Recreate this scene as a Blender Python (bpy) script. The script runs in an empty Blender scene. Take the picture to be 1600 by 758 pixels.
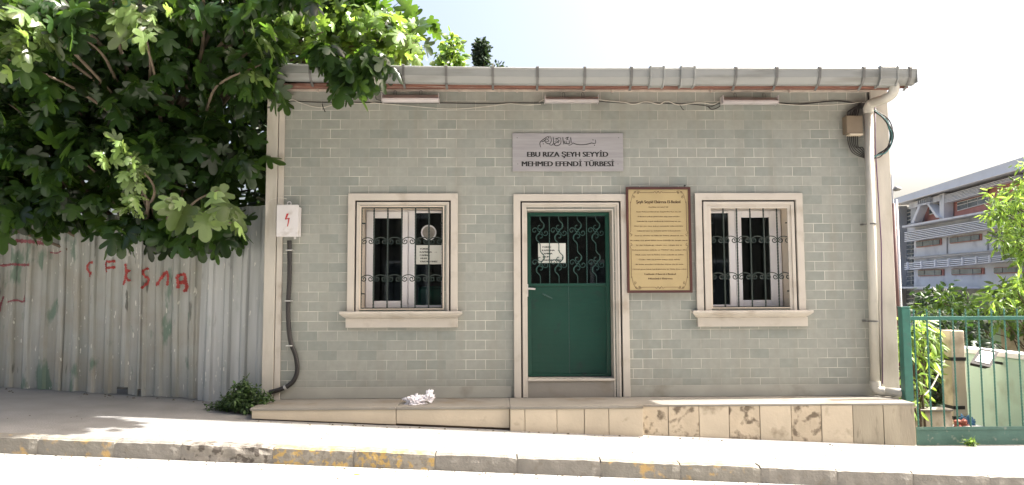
import bpy, math, random
import numpy as np
from mathutils import Vector, Matrix
random.seed(7); rng = np.random.default_rng(7)
S = bpy.context.scene
COL = S.collection
R = math.radians

# ------------------------------------------------------------------ camera
F = 1150.0; YAW, PITCH, ROLL = 1.106, 4.222, -0.224
CAM = Vector((0, -8.2, 0))
Rm = Matrix.Rotation(-R(YAW), 3, 'Z') @ Matrix.Rotation(math.pi/2+R(PITCH), 3, 'X') @ Matrix.Rotation(R(ROLL), 3, 'Z')
cd = bpy.data.cameras.new('camera'); cam = bpy.data.objects.new('camera', cd); COL.objects.link(cam)
cam.matrix_world = Matrix.Translation(CAM) @ Rm.to_4x4()
cd.sensor_width = 36; cd.lens = F/1600*36; cd.clip_start = .05; cd.clip_end = 2000
S.camera = cam
# ------------------------------------------------------------------ light
SUNV = Vector((2.83, 0.16, 3.40)).normalized()          # towards the sun
el = math.asin(SUNV.z); az = math.atan2(SUNV.x, SUNV.y)
w = bpy.data.worlds.new('World'); S.world = w; w.use_nodes = True
nt = w.node_tree; bg = nt.nodes['Background']
sky = nt.nodes.new('ShaderNodeTexSky'); sky.sky_type = 'NISHITA'; sky.sun_disc = False
sky.sun_elevation = el; sky.sun_rotation = az; sky.dust_density = 10.0; sky.air_density = 1.0; sky.ozone_density = 0.0
nt.links.new(sky.outputs[0], bg.inputs[0]); bg.inputs[1].default_value = 0.15
sl = bpy.data.lights.new('sun', 'SUN'); sl.energy = 5.0; sl.angle = R(.53); sl.color = (1, .965, .91)
so = bpy.data.objects.new('sun', sl); COL.objects.link(so)
so.rotation_euler = SUNV.to_track_quat('Z', 'Y').to_euler(); so.location = (20, 0, 25)
S.view_settings.view_transform = 'Standard'; S.view_settings.look = 'None'
S.view_settings.exposure = 1.6; S.view_settings.gamma = 1
S.view_settings.use_curve_mapping = False

# ------------------------------------------------------------------ rays: pixels of a 1600x758 picture to planes of the world
def ray(px, py): return Rm @ Vector(((px-800)/F, -(py-379)/F, -1))
def pY(px, py, Y=0.0):
    d = ray(px, py); t = (Y-CAM.y)/d.y; return CAM + d*t
def pX(px, py, X):
    d = ray(px, py); t = (X-CAM.x)/d.x; return CAM + d*t
def pD(px, py, D): return pY(px, py, D-8.2)
def XZ(px, py, Y=0.0):
    p = pY(px, py, Y); return p.x, p.z

# ------------------------------------------------------------------ materials
def mat(name, col, rough=.7, metal=0, var=.12, scale=4, bump=0, bscale=40, col2=None, c2=(.45,.6), stretch=None,
        dirt=None, dscale=1.5, dth=(.55,.7), spec=.5, coat=0):
    m = bpy.data.materials.new(name); m.use_nodes = True; n = m.node_tree.nodes; L = m.node_tree.links
    b = n['Principled BSDF']; b.inputs['Roughness'].default_value = rough; b.inputs['Metallic'].default_value = metal
    b.inputs['Specular IOR Level'].default_value = spec; b.inputs['Coat Weight'].default_value = coat
    tc = n.new('ShaderNodeTexCoord'); mp = n.new('ShaderNodeMapping'); L.new(tc.outputs['Object'], mp.inputs[0])
    if stretch: mp.inputs['Scale'].default_value = stretch
    def noise(s, det=5, vec=None):
        t = n.new('ShaderNodeTexNoise'); t.inputs['Scale'].default_value = s; t.inputs['Detail'].default_value = det
        L.new(vec or mp.outputs[0], t.inputs['Vector']); return t
    def mix(fac, a, bb, mode='MIX'):
        x = n.new('ShaderNodeMix'); x.data_type = 'RGBA'; x.blend_type = mode
        for k, v in ((0, fac), (6, a), (7, bb)):
            if hasattr(v, 'links'): L.new(v, x.inputs[k])
            elif isinstance(v, (int, float)): x.inputs[k].default_value = v
            else: x.inputs[k].default_value = (*v[:3], 1)
        return x.outputs[2]
    def ramp(src, a, bb):
        r = n.new('ShaderNodeMapRange'); r.inputs[1].default_value = a; r.inputs[2].default_value = bb; L.new(src, r.inputs[0]); return r.outputs[0]
    t1 = noise(scale)
    lo = [c*(1-var) for c in col]; hi = [min(1, c*(1+var)) for c in col]
    c = mix(ramp(t1.outputs[0], .3, .7), lo, hi)
    if col2: c = mix(ramp(noise(scale*.7+3.1).outputs[0], *c2), c, col2)
    if dirt: c = mix(ramp(noise(dscale, 8).outputs[0], *dth), c, dirt)
    L.new(c, b.inputs['Base Color'])
    if bump:
        bn = n.new('ShaderNodeBump'); bn.inputs['Strength'].default_value = bump; bn.inputs['Distance'].default_value = .01
        L.new(noise(bscale, 6).outputs[0], bn.inputs['Height']); L.new(bn.outputs[0], b.inputs['Normal'])
    return m

def nodes_of(m): return m.node_tree.nodes, m.node_tree.links

def tile_material():
    m = bpy.data.materials.new('glazed_wall_tile'); m.use_nodes = True; n, L = nodes_of(m); b = n['Principled BSDF']
    geo = n.new('ShaderNodeNewGeometry'); sp = n.new('ShaderNodeSeparateXYZ'); L.new(geo.outputs['Position'], sp.inputs[0])
    cb = n.new('ShaderNodeCombineXYZ')
    ax = n.new('ShaderNodeMath'); ax.operation = 'ADD'; L.new(sp.outputs[0], ax.inputs[0]); L.new(sp.outputs[1], ax.inputs[1])
    ox = n.new('ShaderNodeMath'); ox.operation = 'ADD'; ox.inputs[1].default_value = 10.03; L.new(ax.outputs[0], ox.inputs[0])
    oz = n.new('ShaderNodeMath'); oz.operation = 'ADD'; oz.inputs[1].default_value = 10*.1075-1.997+8*.1075; L.new(sp.outputs[2], oz.inputs[0])
    # a little waviness of the courses, as hand-laid tile has
    nw = n.new('ShaderNodeTexNoise'); nw.inputs['Scale'].default_value = 3; L.new(geo.outputs['Position'], nw.inputs['Vector'])
    wv = n.new('ShaderNodeMath'); wv.operation = 'MULTIPLY_ADD'; wv.inputs[1].default_value = .008; L.new(nw.outputs[0], wv.inputs[0]); L.new(ox.outputs[0], wv.inputs[2])
    L.new(wv.outputs[0], cb.inputs[0]); L.new(oz.outputs[0], cb.inputs[1])
    br = n.new('ShaderNodeTexBrick'); L.new(cb.outputs[0], br.inputs['Vector'])
    br.inputs['Scale'].default_value = 1; br.inputs['Brick Width'].default_value = .2175; br.inputs['Row Height'].default_value = .1075
    br.inputs['Mortar Size'].default_value = .0024; br.inputs['Mortar Smooth'].default_value = .25; br.inputs['Bias'].default_value = 0
    br.inputs['Color1'].default_value = (0, 0, 0, 1); br.inputs['Color2'].default_value = (1, 1, 1, 1); br.inputs['Mortar'].default_value = (.5, .5, .5, 1)
    cr = n.new('ShaderNodeValToRGB'); L.new(br.outputs['Color'], cr.inputs[0])
    e = cr.color_ramp; e.interpolation = 'LINEAR'
    e.elements[0].position = 0; e.elements[0].color = (.232, .252, .228, 1)
    e.elements[1].position = 1; e.elements[1].color = (.292, .302, .270, 1)
    x = e.elements.new(.35); x.color = (.262, .277, .249, 1)
    x = e.elements.new(.55); x.color = (.275, .286, .257, 1)
    # in-tile mottling
    n2 = n.new('ShaderNodeTexNoise'); n2.inputs['Scale'].default_value = 14; n2.inputs['Detail'].default_value = 6; L.new(geo.outputs['Position'], n2.inputs['Vector'])
    mr = n.new('ShaderNodeMapRange'); mr.inputs[1].default_value = .3; mr.inputs[2].default_value = .7; mr.inputs[3].default_value = .93; mr.inputs[4].default_value = 1.06; L.new(n2.outputs[0], mr.inputs[0])
    mu = n.new('ShaderNodeVectorMath'); mu.operation = 'MULTIPLY'; L.new(cr.outputs[0], mu.inputs[0]); L.new(mr.outputs[0], mu.inputs[1])
    # grout: pale in places, worn or dirty elsewhere
    n3 = n.new('ShaderNodeTexNoise'); n3.inputs['Scale'].default_value = 2.3; n3.inputs['Detail'].default_value = 5; L.new(geo.outputs['Position'], n3.inputs['Vector'])
    gr = n.new('ShaderNodeMapRange'); gr.inputs[1].default_value = .46; gr.inputs[2].default_value = .64; L.new(n3.outputs[0], gr.inputs[0])
    gc = n.new('ShaderNodeMix'); gc.data_type = 'RGBA'; L.new(gr.outputs[0], gc.inputs[0]); gc.inputs[6].default_value = (.34, .34, .30, 1); gc.inputs[7].default_value = (.66, .64, .56, 1)
    mx = n.new('ShaderNodeMix'); mx.data_type = 'RGBA'; L.new(br.outputs['Fac'], mx.inputs[0]); L.new(mu.outputs[0], mx.inputs[6]); L.new(gc.outputs[2], mx.inputs[7])
    # dirt runs: stains in vertical streaks
    mp = n.new('ShaderNodeMapping'); mp.inputs['Scale'].default_value = (5, 5, .5); L.new(geo.outputs['Position'], mp.inputs[0])
    n4 = n.new('ShaderNodeTexNoise'); n4.inputs['Scale'].default_value = 1.2; n4.inputs['Detail'].default_value = 8; L.new(mp.outputs[0], n4.inputs['Vector'])
    dr = n.new('ShaderNodeMapRange'); dr.inputs[1].default_value = .5; dr.inputs[2].default_value = .8; dr.inputs[4].default_value = .42; L.new(n4.outputs[0], dr.inputs[0])
    m2 = n.new('ShaderNodeMix'); m2.data_type = 'RGBA'; L.new(dr.outputs[0], m2.inputs[0]); L.new(mx.outputs[2], m2.inputs[6]); m2.inputs[7].default_value = (.24, .225, .18, 1)
    # soot blotch by the junction box
    def blot(prev, c, r, amt, col=(.09, .08, .07)):
        vm = n.new('ShaderNodeVectorMath'); vm.operation = 'DISTANCE'; L.new(geo.outputs['Position'], vm.inputs[0]); vm.inputs[1].default_value = c
        ad = n.new('ShaderNodeMath'); ad.operation = 'MULTIPLY_ADD'; ad.inputs[1].default_value = .35*r; L.new(n2.outputs[0], ad.inputs[0]); L.new(vm.outputs['Value'], ad.inputs[2])
        q = n.new('ShaderNodeMapRange'); q.inputs[1].default_value = r*.35; q.inputs[2].default_value = r*1.15; q.inputs[3].default_value = amt; q.inputs[4].default_value = 0; L.new(ad.outputs[0], q.inputs[0])
        k = n.new('ShaderNodeMix'); k.data_type = 'RGBA'; L.new(q.outputs[0], k.inputs[0]); L.new(prev, k.inputs[6]); k.inputs[7].default_value = (*col, 1); return k.outputs[2]
    c = m2.outputs[2]
    for (px, py, r, a) in ((1345, 165, .20, .75), (1328, 215, .22, .4), (1340, 190, .25, .45), (935, 158, .16, .3), (850, 158, .16, .3)):
        p = pY(px, py); c = blot(c, p, r, a)
    # splash dirt above the ledge, ragged upper edge
    zz = n.new('ShaderNodeMath'); zz.operation = 'MULTIPLY_ADD'; zz.inputs[1].default_value = .42; L.new(n4.outputs[0], zz.inputs[0]); L.new(sp.outputs[2], zz.inputs[2])
    sd = n.new('ShaderNodeMapRange'); sd.inputs[1].default_value = -.92; sd.inputs[2].default_value = -.70; sd.inputs[3].default_value = .45; sd.inputs[4].default_value = 0; L.new(zz.outputs[0], sd.inputs[0])
    sk = n.new('ShaderNodeMix'); sk.data_type = 'RGBA'; L.new(sd.outputs[0], sk.inputs[0]); L.new(c, sk.inputs[6]); sk.inputs[7].default_value = (.19, .175, .14, 1); c = sk.outputs[2]
    L.new(c, b.inputs['Base Color'])
    b.inputs['Roughness'].default_value = .42; b.inputs['Specular IOR Level'].default_value = .35
    bp = n.new('ShaderNodeBump'); bp.inputs['Strength'].default_value = .35; bp.inputs['Distance'].default_value = .004; bp.invert = True
    L.new(br.outputs['Fac'], bp.inputs['Height']); L.new(bp.outputs[0], b.inputs['Normal'])
    return m

def leaf_material(name, col, trans, rough=.42, tw=.45, hv=.38):
    m = bpy.data.materials.new(name); m.use_nodes = True; n, L = nodes_of(m); b = n['Principled BSDF']
    at = n.new('ShaderNodeAttribute'); at.attribute_name = 'tint'
    mr = n.new('ShaderNodeMapRange'); mr.inputs[3].default_value = 1-hv*1.6; mr.inputs[4].default_value = 1+hv*1.8; L.new(at.outputs['Fac'], mr.inputs[0])
    def sc(c):
        v = n.new('ShaderNodeVectorMath'); v.operation = 'MULTIPLY'; v.inputs[0].default_value = c; L.new(mr.outputs[0], v.inputs[1]); return v.outputs[0]
    L.new(sc(col), b.inputs['Base Color']); b.inputs['Roughness'].default_value = rough; b.inputs['Specular IOR Level'].default_value = .45
    tr = n.new('ShaderNodeBsdfTranslucent'); L.new(sc(trans), tr.inputs[0])
    mx = n.new('ShaderNodeMixShader'); mx.inputs[0].default_value = tw
    L.new(b.outputs[0], mx.inputs[1]); L.new(tr.outputs[0], mx.inputs[2]); L.new(mx.outputs[0], n['Material Output'].inputs[0])
    return m

def glass_material(name, tint=(.55, .6, .58), refl=.03):
    m = bpy.data.materials.new(name); m.use_nodes = True; n, L = nodes_of(m)
    n.remove(n['Principled BSDF'])
    t = n.new('ShaderNodeBsdfTransparent'); t.inputs[0].default_value = (*tint, 1)
    g = n.new('ShaderNodeBsdfGlossy'); g.inputs[1].default_value = .03; g.inputs[0].default_value = (.8, .9, 1, 1)
    lw = n.new('ShaderNodeLayerWeight'); lw.inputs[0].default_value = .12
    ma = n.new('ShaderNodeMath'); ma.operation = 'MULTIPLY_ADD'; ma.inputs[1].default_value = .5; ma.inputs[2].default_value = refl; L.new(lw.outputs['Fresnel'], ma.inputs[0])
    mi = n.new('ShaderNodeMath'); mi.operation = 'MINIMUM'; mi.inputs[1].default_value = .9; L.new(ma.outputs[0], mi.inputs[0])
    mx = n.new('ShaderNodeMixShader'); L.new(mi.outputs[0], mx.inputs[0]); L.new(t.outputs[0], mx.inputs[1]); L.new(g.outputs[0], mx.inputs[2])
    L.new(mx.outputs[0], n['Material Output'].inputs[0]); return m

MT = {}
MT['tile'] = tile_material()
MT['marble'] = mat('cream_marble', (.475, .44, .385), .45, var=.07, scale=3, bump=.08, dirt=(.31, .265, .21), dscale=4, dth=(.55, .80))
MT['marble_edge'] = mat('cream_marble_edge', (.60, .52, .43), .45, var=.07, scale=3)
MT['pilaster'] = mat('painted_corner_render', (.45, .425, .37), .8, var=.08, scale=3, bump=.25, bscale=60, dirt=(.30, .27, .21), dscale=2.2, dth=(.55, .85), stretch=(3, 3, .8))
MT['groove'] = mat('dark_joint', (.015, .013, .012), .8)
MT['clad'] = mat('beige_stone_cladding', (.54, .465, .35), .6, var=.10, scale=2.5, bump=.3, bscale=25, dirt=(.20, .155, .10), dscale=4.2, dth=(.60, .74))
MT['clad_rough'] = mat('pitted_beige_stone_cladding', (.51, .43, .315), .65, var=.13, scale=5, bump=.6, bscale=22, dirt=(.16, .125, .085), dscale=10, dth=(.52, .63))
MT['clad_grey'] = mat('damp_grey_stone_cladding', (.34, .30, .225), .6, var=.16, scale=2.2, bump=.3, bscale=25, dirt=(.15, .125, .085), dscale=5, dth=(.58, .72), stretch=(2.5, 1, .6))
MT['slab'] = mat('grey_stone_slab', (.24, .225, .195), .6, var=.10, scale=2, bump=.15, dirt=(.2, .17, .13), dscale=3)
MT['slab_edge'] = mat('pale_stone_edge', (.50, .44, .34), .6, var=.1, scale=6, bump=.3, dirt=(.28, .22, .15), dscale=9, dth=(.55, .65))
MT['upvc'] = mat('white_window_plastic', (.68, .67, .68), .35, var=.03)
MT['reveal'] = mat('cream_reveal_render', (.58, .51, .42), .75, var=.06, scale=4, bump=.1)
MT['iron'] = mat('dark_green_painted_iron', (.009, .022, .018), .4, var=.25, scale=20, bump=.2, bscale=120)
MT['doorgreen'] = mat('green_door_enamel', (.006, .054, .037), .38, var=.10, scale=3, dirt=(.014, .036, .032), dscale=9, dth=(.6, .75), spec=.35)
MT['doorbar'] = mat('green_grille_enamel', (.025, .075, .065), .4, var=.2, scale=20)
MT['gutter'] = mat('grey_rain_gutter', (.24, .25, .242), .4, var=.06, scale=2, bump=.04, dirt=(.12, .118, .105), dscale=1.6, dth=(.55, .8), stretch=(.6, 3, 5))
MT['gutterdark'] = mat('gutter_bracket_metal', (.13, .13, .125), .5, var=.15, metal=.2)
MT['pipe'] = mat('cream_drain_pipe', (.44, .425, .375), .38, var=.07, scale=2, dirt=(.27, .24, .18), dscale=2.2, dth=(.56, .8))
MT['soffit'] = mat('red_brown_eave_board', (.19, .085, .06), .7, var=.35, scale=3, bump=.3, stretch=(1, 20, 20), dirt=(.30, .22, .18), dscale=2.5, dth=(.58, .66))
MT['soffit_pale'] = mat('pale_eave_strip', (.42, .36, .31), .7, var=.2, scale=10)
MT['roof'] = mat('roof_sheet', (.12, .075, .055), .7, var=.3)
MT['inner'] = mat('interior_plaster', (.22, .21, .19), .9)
MT['carpet'] = mat('interior_carpet', (.08, .03, .03), .95)
MT['glass'] = glass_material('window_glass', refl=.022)
MT['paper'] = mat('white_paper', (.62, .63, .58), .8, var=.03)
MT['black'] = mat('black_ink', (.012, .012, .012), .6)
MT['metal_sign'] = mat('brushed_steel_sign', (.365, .355, .36), .42, metal=.35, var=.12, scale=2.2, stretch=(1, 1, 14))
MT['gold'] = mat('gold_plaque_sheet', (.44, .35, .185), .38, metal=.25, var=.07, scale=2.5)
MT['brownframe'] = mat('brown_plaque_frame', (.065, .022, .018), .4, var=.2)
MT['brownink'] = mat('dark_brown_ink', (.085, .05, .022), .6)
MT['lamp'] = mat('grey_white_lamp_housing', (.46, .43, .43), .5, var=.06, scale=5, dirt=(.33, .29, .27), dscale=6)
MT['lampdif'] = mat('lamp_diffuser', (.62, .58, .58), .35, var=.04)
MT['cable_w'] = mat('dirty_white_cable', (.50, .48, .42), .6, var=.15, scale=12)
MT['cable_b'] = mat('black_cable', (.02, .018, .017), .5, var=.3)
MT['cable_t'] = mat('teal_cable', (.05, .16, .16), .5, var=.2)
MT['cable_p'] = mat('violet_cable', (.06, .015, .07), .5, var=.2)
MT['box_w'] = mat('pale_grey_box', (.56, .545, .54), .5, var=.06, scale=5, bump=.1, dirt=(.38, .35, .32), dscale=8, dth=(.58, .75))
MT['red'] = mat('red_print', (.36, .03, .03), .6)
MT['box_br'] = mat('brown_junction_box', (.16, .125, .085), .6, var=.15, dirt=(.07, .06, .05), dscale=6)
MT['steel'] = mat('galvanised_clip', (.5, .5, .48), .4, metal=.5)
MT['rag'] = mat('white_plastic_bag', (.74, .72, .76), .5, var=.05)
MT['fence'] = None
MT['railgreen'] = mat('green_railing_paint', (.03, .135, .105), .42, var=.15, scale=10, dirt=(.05, .11, .09), dscale=12)
MT['panelgreen'] = mat('weathered_green_panel', (.075, .16, .13), .55, var=.15, scale=6, dirt=(.22, .26, .22), dscale=16, dth=(.60, .68), bump=.15)
MT['mint'] = mat('mint_garden_wall', (.40, .54, .45), .85, var=.06, scale=1.5, bump=.2, dirt=(.33, .42, .34), dscale=3)
MT['white'] = mat('white_coping_paint', (.72, .71, .70), .7, var=.05)
MT['cream'] = mat('cream_pillar_render', (.50, .43, .33), .8, var=.08, scale=3, bump=.2, dirt=(.30, .25, .18), dscale=4)
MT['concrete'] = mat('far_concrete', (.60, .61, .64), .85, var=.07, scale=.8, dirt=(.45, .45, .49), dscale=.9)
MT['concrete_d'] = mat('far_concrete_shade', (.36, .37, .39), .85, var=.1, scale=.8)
MT['roofband'] = mat('far_metal_roof_edge', (.58, .60, .66), .5, var=.06, scale=.8)
MT['brick'] = mat('far_red_brick', (.44, .20, .17), .85, var=.12, scale=3)  # red paled to put distance haze into the colour
MT['farglass'] = mat('far_window_glass', (.10, .115, .13), .25, var=.4, scale=1)  # lightened as well, haze painted into the glass tone
MT['louvre'] = mat('far_louvre_metal', (.70, .71, .75), .5, var=.08)
MT['bark'] = mat('fig_bark', (.16, .125, .09), .85, var=.25, scale=6, bump=.4)
MT['barkdark'] = mat('dark_bark', (.09, .065, .045), .9, var=.25, scale=6, bump=.4)
MT['pole'] = mat('lamp_pole_metal', (.22, .22, .22), .5, var=.15)
MT['polered'] = mat('rusty_brown_pole', (.10, .045, .04), .6, var=.2)
MT['cloth_g'] = mat('green_tomb_cloth', (.03, .26, .18), .8, var=.2, scale=6)
MT['hollow'] = mat('pipe_inside_shade', (.03, .028, .025), .8)
MT['lensglass'] = mat('floodlight_glass', (.13, .17, .21), .12, var=.1, spec=.8)
MT['rubble'] = mat('junk_red_plastic', (.3, .08, .05), .6, var=.3)
MT['blueplastic'] = mat('junk_blue_plastic', (.03, .12, .22), .5, var=.3)
MT['sidewalk'] = mat('pale_worn_pavement', (.225, .221, .212), .9, var=.12, scale=2.5, bump=.5, bscale=60, dirt=(.165, .16, .152), dscale=1.3, dth=(.55, .75))
MT['road'] = mat('pale_dusty_road', (.36, .352, .335), .92, var=.10, scale=2, bump=.5, bscale=70, dirt=(.29, .283, .268), dscale=1.1, dth=(.55, .8))
MT['ground'] = mat('earth_ground', (.10, .085, .06), .95, var=.3, scale=1.2, bump=.5, dirt=(.06, .08, .035), dscale=.8)
MT['kerb'] = mat('grey_kerb_stone', (.20, .19, .17), .85, var=.12, scale=9, bump=.6, bscale=50, dirt=(.17, .155, .13), dscale=11, dth=(.6, .72))
MT['kerb_rough'] = mat('crumbling_kerb_stone', (.215, .20, .175), .9, var=.2, scale=14, bump=1.0, bscale=35, dirt=(.08, .07, .06), dscale=16, dth=(.52, .6))
MT['kerb_y'] = mat('yellow_painted_kerb_stone', (.21, .195, .165), .8, var=.12, scale=16, bump=.6, bscale=45, col2=(.36, .25, .09), c2=(.51, .60), dirt=(.17, .155, .13), dscale=20, dth=(.52, .58))
MT['kerb_f'] = mat('faded_yellow_kerb_stone', (.20, .19, .165), .85, var=.12, scale=9, bump=.6, bscale=45, col2=(.40, .28, .12), c2=(.56, .66))
MT['kerb_y'].node_tree.nodes['Mapping'].inputs['Scale'].default_value = (1, 1, 1)

def fence_material(newer=False):
    m = bpy.data.materials.new('newer_galvanised_sheet' if newer else 'weathered_galvanised_sheet'); m.use_nodes = True; n, L = nodes_of(m); b = n['Principled BSDF']
    tc = n.new('ShaderNodeTexCoord')
    def nz(scale, st, det=6):
        mp = n.new('ShaderNodeMapping'); mp.inputs['Scale'].default_value = st; L.new(tc.outputs['Object'], mp.inputs[0])
        t = n.new('ShaderNodeTexNoise'); t.inputs['Scale'].default_value = scale; t.inputs['Detail'].default_value = det; L.new(mp.outputs[0], t.inputs['Vector']); return t.outputs[0]
    def mx(f, a, c):
        x = n.new('ShaderNodeMix'); x.data_type = 'RGBA'; L.new(f, x.inputs[0])
        for k, v in ((6, a), (7, c)):
            if hasattr(v, 'links'): L.new(v, x.inputs[k])
            else: x.inputs[k].default_value = (*v, 1)
        return x.outputs[2]
    def rg(s, a, c, hi=1):
        r = n.new('ShaderNodeMapRange'); r.inputs[1].default_value = a; r.inputs[2].default_value = c; r.inputs[4].default_value = hi; L.new(s, r.inputs[0]); return r.outputs[0]
    c = mx(rg(nz(1.5, (6, 6, .35)), .3, .7), (.26, .275, .25), (.43, .445, .425))
    c = mx(rg(nz(3, (1, 1, 1)), .4, .75, .6), c, (.28, .25, .19))
    if newer: c = mx(rg(nz(1.8, (5, 5, .3)), .3, .7), (.33, .35, .345), (.50, .52, .52))
    c = mx(rg(nz(2.2, (2.2, 1, .8)), .60, .66, .15 if newer else .8), c, (.11, .19, .14))          # old green paint
    c = mx(rg(nz(3.1, (4, 1, .6)), .66, .70, .35 if newer else .85), c, (.10, .105, .09))          # grime
    c = mx(rg(nz(9, (3.5, 1, .9), 8), .665, .69, .9), c, (.68, .68, .62))        # white flecks
    L.new(c, b.inputs['Base Color']); b.inputs['Roughness'].default_value = .5; b.inputs['Metallic'].default_value = .25
    bp = n.new('ShaderNodeBump'); bp.inputs['Strength'].default_value = .35; bp.inputs['Distance'].default_value = .02
    L.new(nz(5, (1, 1, .6)), bp.inputs['Height']); L.new(bp.outputs[0], b.inputs['Normal']); return m
MT['fence'] = fence_material()
MT['grafred'] = mat('faded_red_spray', (.36, .055, .05), .7, var=.25, scale=14)
MT['grafred2'] = mat('faint_crimson_spray', (.24, .08, .095), .7, var=.3, scale=14)

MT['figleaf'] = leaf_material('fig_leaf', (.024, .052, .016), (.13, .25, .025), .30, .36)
MT['figlit'] = leaf_material('sunlit_fig_leaf', (.13, .20, .07), (.34, .52, .07), .33, .42)  # fig leaf made paler: sunlight painted into the green
MT['figpale'] = leaf_material('sunlit_pale_fig_leaf', (.12, .175, .065), (.36, .52, .10), .28, .36)  # pale copy of the fig leaf, strong sun put into its colour
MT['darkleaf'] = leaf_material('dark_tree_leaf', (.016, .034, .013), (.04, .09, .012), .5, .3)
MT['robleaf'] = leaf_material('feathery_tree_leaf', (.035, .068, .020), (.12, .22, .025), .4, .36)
MT['shrubleaf'] = leaf_material('shrub_leaf', (.060, .115, .035), (.20, .34, .04), .4, .4)
MT['brightleaf'] = leaf_material('bright_garden_leaf', (.11, .19, .045), (.34, .5, .07), .42, .45)
MT['weedleaf'] = leaf_material('weed_leaf', (.045, .085, .028), (.12, .2, .03), .55, .3)
MT['cypress'] = leaf_material('cypress_foliage', (.030, .055, .030), (.05, .09, .02), .7, .2)
MT['cloverleaf'] = MT['weedleaf']

# ------------------------------------------------------------------ mesh builder
class MB:
    def __init__(s): s.v = []; s.f = []
    def add(s, vs, fs):
        o = len(s.v); s.v += [tuple(x) for x in vs]; s.f += [tuple(i+o for i in f) for f in fs]; return s
    def box(s, x0, x1, y0, y1, z0, z1):
        vs = [(x, y, z) for z in (z0, z1) for y in (y0, y1) for x in (x0, x1)]
        return s.add(vs, [(0, 2, 3, 1), (4, 5, 7, 6), (0, 1, 5, 4), (2, 6, 7, 3), (0, 4, 6, 2), (1, 3, 7, 5)])
    def hexa(s, a, b):                       # two quads (lists of 4 points), joined
        vs = list(a)+list(b)
        return s.add(vs, [(3, 2, 1, 0), (4, 5, 6, 7), (0, 1, 5, 4), (1, 2, 6, 5), (2, 3, 7, 6), (3, 0, 4, 7)])
    def prism(s, poly, d):                   # polygon (3d points) extruded by vector d
        n = len(poly); vs = [Vector(p) for p in poly]+[Vector(p)+Vector(d) for p in poly]
        return s.add(vs, [tuple(range(n)), tuple(range(2*n-1, n-1, -1))]+[(i, i+n, (i+1) % n+n, (i+1) % n) for i in range(n)])
    def tube(s, pts, r, k=8, cap=True, hollow=False):
        pts = [Vector(p) for p in pts]; n = len(pts)
        rs = r if isinstance(r, (list, tuple)) else [r]*n
        up = None; rings = []
        for i, p in enumerate(pts):
            t = (pts[min(i+1, n-1)]-pts[max(i-1, 0)])
            if t.length < 1e-9: t = Vector((0, 0, 1))
            t.normalize()
            if up is None: up = t.orthogonal().normalized()
            up = (up-t*up.dot(t)); up = up.normalized() if up.length > 1e-6 else t.orthogonal().normalized()
            q = t.cross(up)
            rings.append([p+(up*math.cos(2*math.pi*j/k)+q*math.sin(2*math.pi*j/k))*rs[i] for j in range(k)])
        vs = [v for rr in rings for v in rr]; fs = []
        for i in range(n-1):
            for j in range(k):
                a = i*k+j; b = i*k+(j+1) % k; fs.append((a, b, b+k, a+k))
        if cap: fs.append(tuple(range(k-1, -1, -1))); fs.append(tuple((n-1)*k+j for j in range(k)))
        return s.add(vs, fs)
    def extrude_x(s, prof, xs, zoff=lambda x: 0, closed=False):   # profile [(y,z)] swept along X
        n = len(prof); vs = []; fs = []
        for x in xs:
            for (y, z) in prof: vs.append((x, y, z+zoff(x)))
        m = n if closed else n-1
        for i in range(len(xs)-1):
            for j in range(m):
                a = i*n+j; b = i*n+(j+1) % n; fs.append((a, b, b+n, a+n))
        if closed: fs.append(tuple(range(n-1, -1, -1))); fs.append(tuple((len(xs)-1)*n+j for j in range(n)))
        return s.add(vs, fs)
    def build(s, name, m, parent=None, bevel=0, smooth=False, solid=0):
        me = bpy.data.meshes.new(name); me.from_pydata(s.v, [], s.f)
        import bmesh
        bm = bmesh.new(); bm.from_mesh(me); bmesh.ops.recalc_face_normals(bm, faces=bm.faces[:]); bm.to_mesh(me); bm.free()
        me.materials.append(m)
        if smooth: me.polygons.foreach_set('use_smooth', [True]*len(me.polygons))
        o = bpy.data.objects.new(name, me); COL.objects.link(o)
        if parent: 
            o.parent = parent; o.location = -wloc(parent)
        if solid:
            q = o.modifiers.new('thick', 'SOLIDIFY'); q.thickness = solid; q.offset = 0
        if bevel:
            q = o.modifiers.new('bevel', 'BEVEL'); q.width = bevel; q.segments = 2; q.limit_method = 'ANGLE'; q.angle_limit = R(40)
        return o
def wloc(o):
    v = Vector((0, 0, 0))
    while o: v += o.location; o = o.parent
    return v
def smooth_path(pts, n=8):
    pts = [Vector(p) for p in pts]; out = []
    P = [pts[0]]+pts+[pts[-1]]
    for i in range(1, len(P)-2):
        for k in range(n):
            t = k/n; a, b, c, d = P[i-1], P[i], P[i+1], P[i+2]
            out.append(.5*((2*b)+(-a+c)*t+(2*a-5*b+4*c-d)*t*t+(-a+3*b-3*c+d)*t**3))
    out.append(pts[-1]); return out
def tag(o, label, cat, group=None, kind=None):
    if label: o['label'] = label
    if cat: o['category'] = cat
    if group: o['group'] = group
    if kind: o['kind'] = kind
    return o
def empty(name, loc, label=None, cat=None, group=None, kind=None, parent=None):
    o = bpy.data.objects.new(name, None); COL.objects.link(o); o.location = loc
    if parent: o.parent = parent; o.location = Vector(loc)-wloc(parent)
    return tag(o, label, cat, group, kind)

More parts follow.
